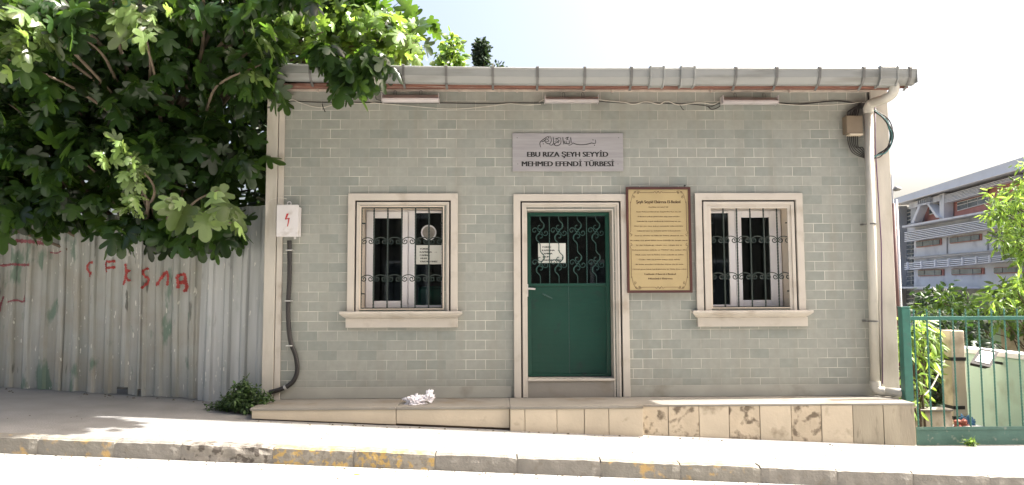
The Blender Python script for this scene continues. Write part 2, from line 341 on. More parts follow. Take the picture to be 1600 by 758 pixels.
def text(s, m, parent, x, z, Y, height=None, width=None, bold=0, name='lettering', align='CENTER', shear=0, thick=.0008, maxs=None):
    c = bpy.data.curves.new('t', 'FONT'); c.body = s; c.align_x = align; c.align_y = 'CENTER'; c.size = 1; c.extrude = .004; c.shear = shear
    c.resolution_u = 3
    o = bpy.data.objects.new('t', c); COL.objects.link(o); dg = bpy.context.evaluated_depsgraph_get()
    me = bpy.data.meshes.new_from_object(o.evaluated_get(dg)); bpy.data.objects.remove(o); bpy.data.curves.remove(c)
    if not len(me.vertices): return None
    co = np.empty(len(me.vertices)*3); me.vertices.foreach_get('co', co); co = co.reshape(-1, 3)
    w0 = co[:, 0].max()-co[:, 0].min(); sy = height/.73 if height else width/w0   # height = cap height
    sx = width/w0 if width else sy
    x_off = (co[:, 0].max()+co[:, 0].min())/2 if align == 'CENTER' else co[:, 0].min()
    new = np.empty_like(co)
    new[:, 0] = (co[:, 0]-x_off)*sx+x; new[:, 2] = co[:, 1]*sy+z; new[:, 1] = Y-co[:, 2]*thick/.004
    fl = [tuple(p.vertices) for p in me.polygons]; bpy.data.meshes.remove(me)
    hh = (height or .05); V = []; FF = []
    for k, dx in enumerate((0, bold*hh, -bold*hh) if bold else (0,)):
        q = new.copy(); q[:, 0] += dx; q[:, 1] -= .00012*k; o_ = len(V); V += [tuple(v) for v in q]; FF += [tuple(i+o_ for i in f) for f in fl]
    me = bpy.data.meshes.new(name); me.from_pydata(V, [], FF); me.materials.append(m)
    o = bpy.data.objects.new(name, me); COL.objects.link(o); o.parent = parent; o.location = -wloc(parent); return o

def grid_wall(xs, zs, y0, y1, holes):
    """wall of cells; only outer faces; holes = [(x0,x1,z0,z1)]"""
    xs = sorted(set(xs+[h[0] for h in holes]+[h[1] for h in holes])); zs = sorted(set(zs+[h[2] for h in holes]+[h[3] for h in holes]))
    def solid(i, j):
        if i < 0 or j < 0 or i >= len(xs)-1 or j >= len(zs)-1: return False
        cx = (xs[i]+xs[i+1])/2; cz = (zs[j]+zs[j+1])/2
        return not any(h[0] < cx < h[1] and h[2] < cz < h[3] for h in holes)
    b = MB()
    for i in range(len(xs)-1):
        for j in range(len(zs)-1):
            if not solid(i, j): continue
            a, c, d, e = xs[i], xs[i+1], zs[j], zs[j+1]
            b.add([(a, y0, d), (c, y0, d), (c, y0, e), (a, y0, e)], [(0, 1, 2, 3)])
            b.add([(a, y1, d), (c, y1, d), (c, y1, e), (a, y1, e)], [(3, 2, 1, 0)])
            if not solid(i-1, j): b.add([(a, y0, d), (a, y0, e), (a, y1, e), (a, y1, d)], [(0, 1, 2, 3)])
            if not solid(i+1, j): b.add([(c, y0, d), (c, y0, e), (c, y1, e), (c, y1, d)], [(3, 2, 1, 0)])
            if not solid(i, j-1): b.add([(a, y0, d), (c, y0, d), (c, y1, d), (a, y1, d)], [(3, 2, 1, 0)])
            if not solid(i, j+1): b.add([(a, y0, e), (c, y0, e), (c, y1, e), (a, y1, e)], [(0, 1, 2, 3)])
    return b

# ------------------------------------------------------------------ ground
def zs(x, y):                                   # pavement level
    xx = x
    if x > 4.3:
        f = min(1, max(0, (y+1.7)/1.1)); xx = 4.3+(x-4.3)*(1-f)
    z = -1.342-.0468*xx+.012*(min(y, 1)+.6)
    if x > 4.3: z -= min(1, max(0, (y+.75)/.4))*.055*min(1, (x-4.3)/.05)
    return z
def sheet(name, xs, ys, fz, m, label=None, skip=lambda x, y: False):
    b = MB(); n = len(xs)
    b.v = [(x, y, fz(x, y)) for y in ys for x in xs]
    b.f = [(j*n+i, j*n+i+1, (j+1)*n+i+1, (j+1)*n+i) for j in range(len(ys)-1) for i in range(n-1) if not skip((xs[i]+xs[i+1])/2, (ys[j]+ys[j+1])/2)]
    o = b.build(name, m, smooth=False); return tag(o, label, None, kind='structure')
KY = -1.70
lin = lambda a, b, n: list(np.linspace(a, b, n))
sheet('pavement', lin(-14, 4.24, 40)+[4.3]+lin(4.36, 16, 30), lin(KY+.01, -.62, 8)+[-.55, -.45, -.35, -.27, .2, .6, 1.0], zs, MT['sidewalk'], 'pale sloping pavement in front of the small tiled building', lambda x, y: x > 4.33 and y > -.27)
def zroad(x, y): return -1.342-.0468*x-.013-.13+.010*(KY-y if y > -5 else KY+5)
sheet('road', lin(-60, -10, 10)+lin(-9, 9, 40)+lin(10, 60, 10), [-14, -12, -9, -7, -5, -3.5, -2.5, -2, KY-.1], zroad, MT['road'], 'sunlit pale road sloping down to the right')
def zg(x, y):
    a = min(1, max(0, (x-4.33)/.12)); b0 = zs(min(max(x, -14), 4.3), 1)-.05
    z = b0*(1-a)+(-2.5)*a
    return z-(0.4 if y < -13 else 0)
sheet('ground', [-300, -60, -20]+lin(-14, 4.3, 20)+[4.34, 4.45]+lin(5, 20, 16)+[40, 90, 300], [-.28, .3, .98, 1.5, 3, 6, 10, 20, 40, 80, 300], lambda x, y: zg(x, y), MT['ground'], 'earth of the plots behind the fence and the building')
sheet('far_ground', [-300, 0, 300], [-300, -60, -13.9], lambda x, y: -1.8-.02*x*0, MT['ground'], 'ground beyond the road')
hb_ = MB(); nh = 60
for k in range(nh+1):
    a = math.pi*(-.08+1.16*k/nh); rr_ = 250
    h_ = 19+5*math.sin(k*.7)+3*math.sin(k*1.9+1)
    hb_.v += [(rr_*.94*math.cos(a), rr_*.94*math.sin(a), -4), (rr_*math.cos(a), rr_*math.sin(a), h_), (rr_*1.15*math.cos(a), rr_*1.15*math.sin(a), h_+4), (rr_*1.3*math.cos(a), rr_*1.3*math.sin(a), -4)]
hb_.f = [(4*k+j, 4*k+j+1, 4*k+j+5, 4*k+j+4) for k in range(nh) for j in range(3)]
tag(hb_.build('hills', mat('wooded_hill', (.16, .18, .15), .95, var=.25, scale=.05)), 'low wooded hills far behind the houses', None, kind='structure')
# kerb of separate stones
kerb = empty('kerb', (0, KY, -1.5), 'line of worn kerb stones along the pavement, some with old yellow paint', None, kind='structure')
jp = [-60, 60, 180, 284, 427, 553, 680, 808, 938, 1062, 1187, 1306, 1424, 1543, 1665, 1790]
kinds = ['kerb_f', 'kerb_f', 'kerb', 'kerb_rough', 'kerb_y', 'kerb_y', 'kerb', 'kerb', 'kerb_f', 'kerb_f', 'kerb', 'kerb', 'kerb', 'kerb', 'kerb', 'kerb']
kerb_x = [pY(p, 700, KY-.13).x for p in jp]
kerb_x = [kerb_x[0]-.73*k for k in range(5, 0, -1)]+kerb_x+[kerb_x[-1]+.73*k for k in range(1, 6)]
kk = ['kerb']*5+kinds+['kerb']*5
import bmesh
def stone(x0, x1, m, par, seed):
    rr = random.Random(seed); b = MB(); nx, ny, nz = 14, 4, 5
    bm = bmesh.new(); bmesh.ops.create_cube(bm, size=1)
    bmesh.ops.subdivide_edges(bm, edges=bm.edges[:], cuts=9, use_grid_fill=True)
    rough = m == 'kerb_rough'
    ph = [rr.uniform(0, 6) for _ in range(6)]
    for v in bm.verts:
        x = x0+(v.co.x+.5)*(x1-x0); yy = v.co.y; zz = v.co.z
        y = KY-.075+yy*.15; zt = -1.355-.0468*x+.012; z = zt-.15+zz*.34-.02+.003*math.sin(ph[0]+x*7)
        e = max(abs(v.co.x)*2, 0)
        if yy < -.3 and zz > .45: z -= .012
        if abs(v.co.x) > .47: y += .008*(yy < -.4); z -= .006*(zz > .4)
        a = .012 if rough else .004
        y += a*(math.sin(x*37+ph[1]+z*20)*.5+math.sin(x*91+z*60+ph[2])*.5)*(yy < -.4)
        z += a*.6*math.sin(x*53+ph[3])*(zz > .4)
        v.co = (x, y, z)
    me = bpy.data.meshes.new('kerb_stone'); bm.to_mesh(me); bm.free(); me.materials.append(MT[m])
    o = bpy.data.objects.new('kerb_stone', me); COL.objects.link(o); o.parent = par; o.location = -wloc(par); return o
for i in range(len(kerb_x)-1):
    o = stone(kerb_x[i]+.005, kerb_x[i+1]-.005, kk[i], kerb, i)
    if kk[i] == 'kerb_rough': o['label'] = 'crumbling pitted kerb stone'
    if kk[i] == 'kerb_y': o['label'] = 'kerb stone with worn yellow paint'
# bedding under the joints
MB().hexa([(-14, KY-.143, -1.56+.655-.14), (14, KY-.143, -1.56-.655-.14), (14, KY-.02, -1.56-.655-.14), (-14, KY-.02, -1.56+.655-.14)],
          [(-14, KY-.138, -1.362+.655-.01), (14, KY-.138, -1.362-.655-.01), (14, KY-.02, -1.362-.655-.01), (-14, KY-.02, -1.362+.655-.01)]).build('kerb_mortar', MT['kerb'], kerb)

# ------------------------------------------------------------------ the building
XL, XR, ZT, ZB = -2.47, 4.45, XZ(800, 141)[1]+.06, -1.95
LZ = -1.105                                      # ledge top
B = empty('tiled_building', (1, 0, LZ), 'low shrine building faced in grey green brick-shaped tiles with two barred windows and green door', 'building')
TH = .36
# openings (stone lining inside)
WL = (XZ(563, 323)[0], XZ(694, 323)[0], XZ(600, 484)[1], XZ(600, 322)[1])
WR = (XZ(1108, 323)[0], XZ(1236, 323)[0], XZ(1150, 482)[1], XZ(1150, 321)[1])
DR = (XZ(822, 400)[0], XZ(960, 500)[0], LZ, XZ(880, 327)[1])
grid_wall([XL, XR], [ZB, ZT], 0, TH, [WL, WR, DR]).build('front_wall', MT['tile'], B)
SB = MB(); SB.box(XL-.06, XL+.2, TH, 6, ZB, ZT); SB.build('side_wall', MT['pilaster'], B)
SB = MB(); SB.box(XR-.22, XR-.003, TH, 6, ZB, ZT); SB.build('side_wall', MT['pilaster'], B)
SB = MB(); SB.box(XL-.06, XR, 6, 6.25, ZB, ZT); SB.build('back_wall', MT['inner'], B)
MB().box(XL+.2, XR-.22, TH, 6, LZ-.12, LZ-.02).build('inner_floor', MT['carpet'], B)
MB().box(XL+.2, XR-.22, TH, 6, ZT-.3, ZT-.05).build('inner_ceiling', MT['inner'], B)
# corner pilasters
c = MB(); c.box(XL-.11, XL+.015, -.035, .30, ZB, ZT); c.build('corner_pilaster', MT['pilaster'], B, bevel=.006)
c = MB(); c.box(XL+.022, XL+.085, -.022, -.001, LZ-.3, ZT); c.build('corner_strip', MT['marble'], B, bevel=.004)
c = MB(); c.box(XR-.20, XR+.0, -.03, -.001, LZ-.001, ZT); c.build('corner_pilaster', MT['pilaster'], B, bevel=.006)
c = MB(); c.box(XR-.215, XR-.203, -.012, -.001, LZ, ZT); c.build('corner_strip', MT['groove'], B)
# skirting course
for a, b_ in ((XL+.09, XZ(799, 600)[0]), (XZ(984, 600)[0], XR-.22)):
    MB().box(a, b_, -.008, -.0005, LZ, LZ+.125).build('skirting', mat('skirting_tile', (.33, .33, .29), .5, var=.1, scale=3, dirt=(.2, .19, .15), dscale=2), B, bevel=.002)

def surround(name, ox0, ox1, oz0, oz1, hole, par, bottom=False, kw=.0):
    """stone surround: outer flat band, dark joint, stepped inner band (three sides)"""
    hx0, hx1, hz0, hz1 = hole
    wb = .078
    zb = oz0
    def ring(m, a0, a1, t, z0, yf, yb, mt, bev):
        # U-shaped ring from a0..a1 (x), top t, thickness from list
        pass
    def U(nm, x0, x1, zt, wd, yf, yb, mt, bev):
        b = MB()
        o = [(x0, zb), (x0, zt), (x1, zt), (x1, zb)]; i = [(x0+wd, zb), (x0+wd, zt-wd), (x1-wd, zt-wd), (x1-wd, zb)]
        vs = [(x, yf, z) for x, z in o+i]+[(x, yb, z) for x, z in o+i]
        fs = []
        for k in range(3):
            fs += [(k, k+1, k+5, k+4), (k+8, k+12, k+13, k+9), (k, k+8, k+9, k+1), (k+4, k+5, k+13, k+12)]
        fs += [(0, 4, 12, 8), (3, 11, 15, 7)]
        b.add(vs, fs); return b.build(nm, mt, par, bevel=bev)
    U('outer_band', ox0, ox1, oz1, wb, -.040, -.001, MT['marble'], .005)
    g = .018
    U('joint', ox0+wb, ox1-wb, oz1-wb, g, -.008, -.001, MT['groove'], 0)
    w2 = (hx0-ox0-wb-g); 
    U('inner_band', ox0+wb+g, ox1-wb-g, oz1-wb-g, max(.02, w2*.5), -.032, -.0012, MT['marble'], .004)
    U('inner_step', ox0+wb+g+w2*.5, ox1-wb-g-w2*.5, oz1-wb-g-w2*.5, w2*.5-.001+.001, -.018, -.0014, MT['marble'], .003)
def lining(hole, par, m, deep=TH, t=.012, bottom=True):
    x0, x1, z0, z1 = hole; b = MB()
    b.box(x0, x0+t, -.017, deep, z0, z1-.001).box(x1-t, x1, -.017, deep, z0, z1-.001).box(x0+t, x1-t, -.0165, deep, z1-t, z1)
    if bottom: b.box(x0+t, x1-t, -.0165, deep, z0, z0+t)
    return b.build('reveal', m, par)

def spiral(cx, cz, r0, r1, a0, a1, n=22):
    return [(cx+(r0+(r1-r0)*k/n)*math.cos(a0+(a1-a0)*k/n), cz+(r0+(r1-r0)*k/n)*math.sin(a0+(a1-a0)*k/n)) for k in range(n+1)]
def twisted(b, x, y, z0, z1, s=.0065, turns=None):
    """square bar, twisted"""
    n = int((z1-z0)/.012); tw = (z1-z0)/.075*math.pi*2 if turns is None else turns
    vs = []; fs = []
    for i in range(n+1):
        z = z0+(z1-z0)*i/n; a = tw*i/n
        for j in range(4):
            t = a+math.pi/4+j*math.pi/2; vs.append((x+s*1.41*math.cos(t), y+s*1.41*math.sin(t), z))
    for i in range(n):
        for j in range(4):
            q = i*4+j; r = i*4+(j+1) % 4; fs.append((q, r, r+4, q+4))
    fs += [(3, 2, 1, 0), tuple(n*4+j for j in range(4))]
    b.add(vs, fs)
def window_grille(par, xb, z0, z1, rows, Y, lugs):
    b = MB(); s = .0068
    for x in xb:
        twisted(b, x, Y, z0, z1, s)
    b.box(xb[0]-s, xb[-1]+s, Y-s-.001, Y+s+.001, z1-.012, z1+.001)
    b.box(xb[0]-s, xb[-1]+s, Y-s-.001, Y+s+.001, z0-.001, z0+.011)
    g = b.build('grille', MT['iron'], par)
    for zc in rows:
        b = MB()
        for k in range(len(xb)-1):
            xc = (xb[k]+xb[k+1])/2; w_ = xb[k+1]-xb[k]
            left = spiral(-.255*w_, -.01, .05*w_, .205*w_, math.pi+math.pi*2.3, math.pi)
            n = 14; arch = [(-.46*w_*math.cos(math.pi*i/n), -.01+.30*w_*math.sin(math.pi*i/n)) for i in range(n+1)]
            right = [(-x, z) for x, z in reversed(left)]
            path = left+arch[1:-1]+right
            b.tube([(xc+x, Y-.002, zc+z) for x, z in path], .0058, 5)
        b.build('scrollwork', MT['iron'], par)
    for (x, z, d) in lugs: MB().box(min(x, x+d), max(x, x+d), Y-.006, Y+.012, z-.007, z+.007).build('fixing_lug', MT['iron'], par)

def sill(par, x0, x1, ax0, ax1, zt):
    y0, y1 = zt, zt
    prof = [(-.001, 0), (-.125, 0), (-.127, -.008), (-.125, -.026), (-.105, -.030), (-.100, -.045), (-.075, -.062), (-.055, -.072), (-.05, -.075), (-.001, -.075)]
    b = MB(); n = len(prof); vs = []
    for x, sgn in ((x0, 1), (x1, -1)):
        for (y, z) in prof:
            ins = (-.127-y)*-1 if z < -.03 else 0        # moulding returns on the ends
            vs.append((x+sgn*max(0, min(.06, (.127+y)*.75 if z < -.03 else 0)), y, zt+z))
    fs = [tuple(range(n-1, -1, -1)), tuple(n+j for j in range(n))]+[(j, (j+1) % n, (j+1) % n+n, j+n) for j in range(n)]
    b.add(vs, fs); s = b.build('sill', MT['marble'], par, bevel=.002)
    MB().box(ax0, ax1, -.046, -.001, zt-.178, zt-.0755).build('sill_apron', MT['marble'], par, bevel=.004)

def notice(x0, x1, z0, z1, Y, label, dz=0):
    t = empty('paper_notice', ((x0+x1)/2, Y, z0), label, 'notice', 'paper candle notices')
    MB().box(x0, x1, Y, Y+.0015, z0, z1).build('sheet', MT['paper'], t)
    w_ = x1-x0; h = z1-z0; L0 = x0+w_*.14
    for i, (s, ww) in enumerate((('TÜRBE', .33), ('KAPISINA', .46), ('CAMINA', .38), ('MUM', .24), ('YAKMAYINIZ', .68))):
        text(s, MT['black'], t, L0+(w_*.03 if s == 'MUM' else 0), z1-h*(.2+.165*i), Y-.0006, height=h*.082, width=w_*ww, bold=.09, align='LEFT')
    text('ve', MT['black'], t, L0+w_*.56, z1-h*(.2+.165), Y-.0006, height=h*.05, width=w_*.1, align='LEFT')
    return t

# ---- left window
wl = empty('window', (0.5*(WL[0]+WL[1]), 0, WL[2]), parent=B)
ox0, oz1 = XZ(545, 303); ox1 = XZ(715.5, 303)[0]; zsill = XZ(620, 487)[1]
surround('l', ox0, ox1, zsill, oz1, WL, wl)
lining(WL, wl, MT['reveal'])
sill(wl, XZ(530, 487, -.12)[0], XZ(722, 487, -.12)[0], XZ(540, 500, -.04)[0], XZ(715, 500, -.04)[0], zsill+.004)
xb = [XZ(p, 400, .02)[0] for p in (564.5, 584, 605.5, 627.6, 649, 670, 691.5)]
window_grille(wl, xb, WL[2]+.01, WL[3]-.012, [XZ(600, 376, .02)[1], XZ(600, 434.5, .02)[1]], .02, [(WL[0]+.012, XZ(600, 349)[1], .045), (WL[0]+.012, XZ(600, 459)[1], .045), (WL[1]-.012, XZ(600, 349)[1], -.03), (WL[1]-.012, XZ(600, 459)[1], -.03)])
GY = .32
def frame_rect(b, x0, x1, z0, z1, w_, y0, y1):
    b.box(x0, x0+w_, y0, y1, z0, z1).box(x1-w_, x1, y0, y1, z0, z1).box(x0+w_, x1-w_, y0, y1, z1-w_, z1).box(x0+w_, x1-w_, y0, y1, z0, z0+w_)
x0, x1, z0, z1 = WL[0]+.012, WL[1]-.012, WL[2]+.012, WL[3]-.012
def gx(p, Y=GY-.05): return XZ(p, 400, Y)[0]
def gz(p, Y=GY-.05): return XZ(650, p, Y)[1]
b = MB(); frame_rect(b, x0+.001, x1-.001, z0+.001, z1-.001, .03, GY-.04, GY+.03)
b.box(gx(638)-.02, gx(638)+.02, GY-.038, GY+.028, z0+.03, z1-.03); b.build('window_frame', MT['upvc'], wl, bevel=.004)
def sash(par, X0, X1, Z0, Z1, g0, g1, gz0, gz1, name='sash'):
    b = MB()
    y0, y1 = GY-.065, GY-.015
    b.box(X0, g0, y0, y1, Z0, Z1).box(g1, X1, y0, y1, Z0, Z1).box(g0, g1, y0, y1, gz1, Z1).box(g0, g1, y0, y1, Z0, gz0)
    b.build(name, MT['upvc'], par, bevel=.006)
    MB().box(g0, g1, GY-.045, GY-.040, gz0, gz1).build('glass_pane', MT['glass'], par)
sash(wl, x0+.012, gx(638)-.004, z0+.006, z1-.02, gx(584.5), gx(627.5), gz(470), gz(341))
sash(wl, gx(638)+.004, x1-.004, z0+.006, z1-.012, gx(649.5), gx(690), gz(477), gz(333))
# ventilator set in the right pane
vx, vz = XZ(670, 363.5, GY-.06); vr = .088
b = MB(); k = 32
vs = []; fs = []
for (r_, y_) in ((vr, GY-.05), (vr, GY-.075), (vr*.98, GY-.085), (vr*.84, GY-.085), (vr*.82, GY-.06)):
    for j in range(k): vs.append((vx+r_*math.cos(2*math.pi*j/k), y_, vz+r_*math.sin(2*math.pi*j/k)))
for i in range(4):
    for j in range(k): fs.append((i*k+j, i*k+(j+1) % k, (i+1)*k+(j+1) % k, (i+1)*k+j))
b.add(vs, fs); b.build('vent_ring', MT['upvc'], wl, smooth=False)
b = MB(); b.tube([(vx, GY-.062, vz), (vx, GY-.045, vz)], vr*.82, 32)
for j in range(14):
    a = 2*math.pi*j/14; b.tube([(vx+.012*math.cos(a), GY-.07, vz+.012*math.sin(a)), (vx+vr*.8*math.cos(a+.25), GY-.07, vz+vr*.8*math.sin(a+.25))], .0025, 4)
b.tube([(vx, GY-.078, vz), (vx, GY-.06, vz)], .014, 12)
b.build('vent_grille', mat('dusty_vent_grille', (.30, .28, .24), .7, var=.2, scale=20), wl)
nx0, nz0 = XZ(650, 413, GY-.06); nx1, nz1 = XZ(691, 383, GY-.06)
notice(nx0, nx1, nz0, nz1, GY-.05, 'white paper notice with black capitals on the glass of the left window')
# ---- right window
wr = empty('window', (0.5*(WR[0]+WR[1]), 0, WR[2]), parent=B)
ox0, oz1 = XZ(1084, 302.5); ox1 = XZ(1251.5, 302.5)[0]; zsr = XZ(1170, 485.5)[1]
surround('r', ox0, ox1, zsr, oz1, WR, wr)
lining(WR, wr, MT['reveal'])
sill(wr, XZ(1083, 487, -.12)[0], XZ(1271, 487, -.12)[0], XZ(1090, 500, -.04)[0], XZ(1262, 500, -.04)[0], zsr+.004)
xb = [XZ(p, 400, .02)[0] for p in (1110.5, 1131.5, 1152.5, 1173.5, 1194.5, 1215.5, 1235.5)]
window_grille(wr, xb, WR[2]+.01, WR[3]-.012, [XZ(1170, 374, .02)[1], XZ(1170, 431, .02)[1]], .02, [(WR[1]-.012, XZ(1170, 348)[1], -.05), (WR[1]-.012, XZ(1170, 455)[1], -.05), (WR[0]+.012, XZ(1170, 348)[1], .03), (WR[0]+.012, XZ(1170, 455)[1], .03)])
x0, x1, z0, z1 = WR[0]+.012, WR[1]-.012, WR[2]+.012, WR[3]-.012
b = MB(); frame_rect(b, x0+.001, x1-.001, z0+.001, z1-.001, .03, GY-.04, GY+.03)
b.box(gx(1150)-.02, gx(1150)+.02, GY-.038, GY+.028, z0+.03, z1-.03); b.build('window_frame', MT['upvc'], wr, bevel=.004)
sash(wr, x0+.002, gx(1149), z0+.006, z1-.02, gx(1105)+.02, gx(1139), gz(478), gz(334))
sash(wr, gx(1149)+.004, x1-.012, z0+.006, z1-.02, gx(1159), gx(1203), gz(471), gz(341))

# ---- door
d = empty('door', (0.5*(DR[0]+DR[1]), 0, LZ), parent=B)
ox0, oz1 = XZ(802, 304); ox1 = XZ(979.5, 304)[0]
DH = (XZ(822.5, 400)[0], XZ(960, 400)[0], LZ, DR[3])
surround('d', ox0, ox1, LZ+.002, oz1, DH, d)
DY = .20
lining((DR[0], DR[1], LZ, DR[3]), d, MT['marble'], deep=DY+.06, bottom=False)
stepz = XZ(880, 592, -.01)[1]
MB().box(DR[0]+.013, DR[1]-.013, -.012, DY+.08, LZ+.001, stepz-.022).build('threshold_riser', MT['slab'], d)
MB().box(DR[0]+.013, DR[1]-.013, -.03, DY+.08, stepz-.0215, stepz).build('threshold', MT['marble'], d, bevel=.003)
lx0, lx1 = DR[0]+.018, DR[1]-.016
lz0, lz1 = stepz+.006, DR[3]-.016
fx = lambda p: XZ(p, 400, DY)[0]
fz = lambda p: XZ(880, p, DY)[1]
zm = fz(443)
b = MB(); fw = .045
b.box(lx0, lx0+fw, DY-.02, DY+.02, lz0, lz1).box(lx1-fw, lx1, DY-.02, DY+.02, lz0, lz1).box(lx0+fw, lx1-fw, DY-.02, DY+.02, lz1-.04, lz1)
b.box(lx0+fw, lx1-fw, DY-.02, DY+.02, zm-.03, zm).box(lx0+fw, lx1-fw, DY-.02, DY+.02, lz0, lz0+.03)
b.build('door_frame', MT['doorgreen'], d, bevel=.003)
pm = MT['doorgreen'].copy(); pm.name = 'ribbed_green_door_panel'; n, L = nodes_of(pm)
tc = n['Texture Coordinate']; wvt = n.new('ShaderNodeTexWave'); wvt.bands_direction = 'X'; wvt.inputs['Scale'].default_value = 28; wvt.inputs['Distortion'].default_value = 0
wv2 = n.new('ShaderNodeTexWave'); wv2.bands_direction = 'Z'; wv2.inputs['Scale'].default_value = 22
L.new(tc.outputs['Object'], wvt.inputs['Vector']); L.new(tc.outputs['Object'], wv2.inputs['Vector'])
mm = n.new('ShaderNodeMath'); mm.operation = 'MULTIPLY'; L.new(wvt.outputs['Fac'], mm.inputs[0]); L.new(wv2.outputs['Fac'], mm.inputs[1])
bp_ = n.new('ShaderNodeBump'); bp_.inputs['Strength'].default_value = .8; bp_.inputs['Distance'].default_value = .006; L.new(mm.outputs[0], bp_.inputs['Height']); L.new(bp_.outputs[0], n['Principled BSDF'].inputs['Normal'])
mid = fx(888)
for a, c_ in ((lx0+fw, mid-.004), (mid+.004, lx1-fw)):
    MB().box(a, c_, DY-.009, DY+.012, lz0+.031, zm-.031).build('lower_panel', pm, d, bevel=.002)
MB().box(mid-.0035, mid+.0035, DY-.004, DY+.008, lz0+.031, zm-.031).build('panel_joint', MT['doorbar'], d)
MB().box(lx0+fw, lx1-fw, DY+.022, DY+.026, zm-.01, lz1-.03).build('door_glass', MT['glass'], d)
b = MB()
gx0, gx1 = lx0+fw, lx1-fw; bay = (gx1-gx0)/4
for k in range(1, 4): twisted(b, gx0+bay*k, DY-.002, zm, lz1-.04, .0048)
for k in range(4):
    xc = gx0+bay*(k+.5); s = bay/.20
    zc1, zc2 = fz(362), fz(412)
    def seg(za, zb):
        b.tube([(xc, DY-.002, za), (xc, DY-.002, zb)], .0048, 5)
    seg(lz1-.04, zc1+.135*s); seg(zc1-.135*s, zc2+.135*s); seg(zc2-.135*s, zm)
    for zc in (zc1, zc2):
        main = [(0, .14), (.012, .115), (.040, .085), (.042, .05), (.016, .02), (0, 0), (-.016, -.02), (-.042, -.05), (-.040, -.085), (-.012, -.115), (0, -.14)]
        b.tube([(p.x, DY-.003, p.z) for p in smooth_path([(xc+x*s, 0, zc+z*s) for x, z in main], 4)], .0055, 5)
        for sg in (1, -1):
            sp = spiral(-.002, .055, .010, .042, -math.pi*1.6, math.pi*.15)   # upper curl
            b.tube([(xc+sg*x*s, DY-.003, zc+sg*z*s) for x, z in sp], .0046, 5)
            sp = spiral(-.058, .012, .008, .036, math.pi*2.2, -.15)
            b.tube([(xc+sg*x*s, DY-.003, zc+sg*z*s) for x, z in sp]+[(xc, DY-.003, zc)], .0046, 5)
b.build('door_grille', MT['doorbar'], d)
b = MB(); hx, hz = XZ(826, 451, DY-.05)
b.box(hx-.02, hx-.004, DY-.03, DY-.02, hz-.09, hz+.05)
b.tube([(hx-.012, DY-.02, hz), (hx-.012, DY-.06, hz), (hx+.02, DY-.065, hz-.002), (hx+.075, DY-.06, hz-.006)], .011, 8)
b.build('door_handle', MT['box_w'], d, smooth=False)
b = MB(); bx_, bz_ = XZ(848, 459, DY-.02); b.tube([(bx_, DY-.022, bz_), (bx_+.11, DY-.024, bz_-.055)], .007, 6); b.tube([(bx_+.03, DY-.01, bz_-.015), (bx_+.03, DY-.03, bz_-.015)], .011, 8)
b.build('door_bolt', MT['doorbar'], d)
nx0, nz0 = XZ(841, 411, DY+.01); nx1, nz1 = XZ(884, 380, DY+.01)
notice(nx0, nx1, nz0, nz1, DY+.019, 'white paper notice with black capitals behind the scroll grille of the green door')

# ---- eave: boards, gutter, roof
def gz_off(x):
    t = (x+2.45)/7.0; return .045*max(0, 1-t*2.2)**1.5+.012*max(0, t-.6)
g0 = pY(800, 131.5, -.50).z
gxl, gxr = pY(434, 110, -.52).x-.05, pY(1430, 118, -.52).x
xs_ = lin(gxl, gxr, 30)
prof = [(-.425, .150), (-.420, .01), (-.44, 0), (-.485, 0), (-.50, .008), (-.535, .055), (-.545, .065), (-.552, .14), (-.560, .155), (-.552, .163), (-.542, .158)]
prof = [(y, g0+z) for y, z in prof]
gut = empty('gutter', (1, -.48, g0), parent=B)
MB().extrude_x(prof, xs_, gz_off).build('channel', MT['gutter'], gut, solid=.003)
MB().box(gxr-.001, gxr+.006, -.556, -.42, g0+.012, g0+.165).build('end_cap', MT['gutter'], gut, bevel=.002)
def cover(x0, x1, par, name, m):
    pr = [(-.424, g0-.006), (-.486, g0-.006), (-.504, g0+.002), (-.541, g0+.05), (-.551, g0+.062), (-.560, g0+.14), (-.568, g0+.158), (-.556, g0+.172), (-.43, g0+.172)]
    zo = gz_off((x0+x1)/2); b = MB(); pr = [(y-(.012 if y < -.43 else 0), z-(.012 if z < g0+.1 else -.006)) for y, z in pr]
    b.extrude_x([(y, z+zo) for y, z in pr], [x0, x1], closed=True); b.extrude_x([(y-(.01 if y < -.43 else 0), z+zo+(.006 if z > g0+.1 else -.01)) for y, z in pr], [x0-.004, x0+.014], closed=True); b.extrude_x([(y-(.01 if y < -.43 else 0), z+zo+(.006 if z > g0+.1 else -.01)) for y, z in pr], [x1-.014, x1+.004], closed=True); return b.build(name, m, par, bevel=.002)
for p in (484, 560, 630, 697, 770, 840, 914, 987, 1150, 1214, 1281, 1350, 1422):
    x = pY(p, 118, -.55).x; zo = gz_off(x)
    b = MB(); w_ = .013
    path = [(-.41, g0-.045), (-.475, g0-.010), (-.51, g0+.004), (-.552, g0+.058), (-.562, g0+.14), (-.572, g0+.165), (-.560, g0+.176), (-.43, g0+.168)]
    vs = []; fs = []
    for i, (y, z) in enumerate(path):
        vs += [(x-w_, y, z+zo), (x+w_, y, z+zo)]
    for i in range(len(path)-1): fs.append((2*i, 2*i+1, 2*i+3, 2*i+2))
    b.add(vs, fs); b.build('bracket', MT['gutterdark'], gut, solid=.004)
for p in (1027, 1075, 1388): 
    x = pY(p, 118, -.55).x; cover(x-.075 if p != 1388 else x-.09, x+.075 if p != 1388 else x+.1, gut, 'joint_sleeve', MT['gutter'])
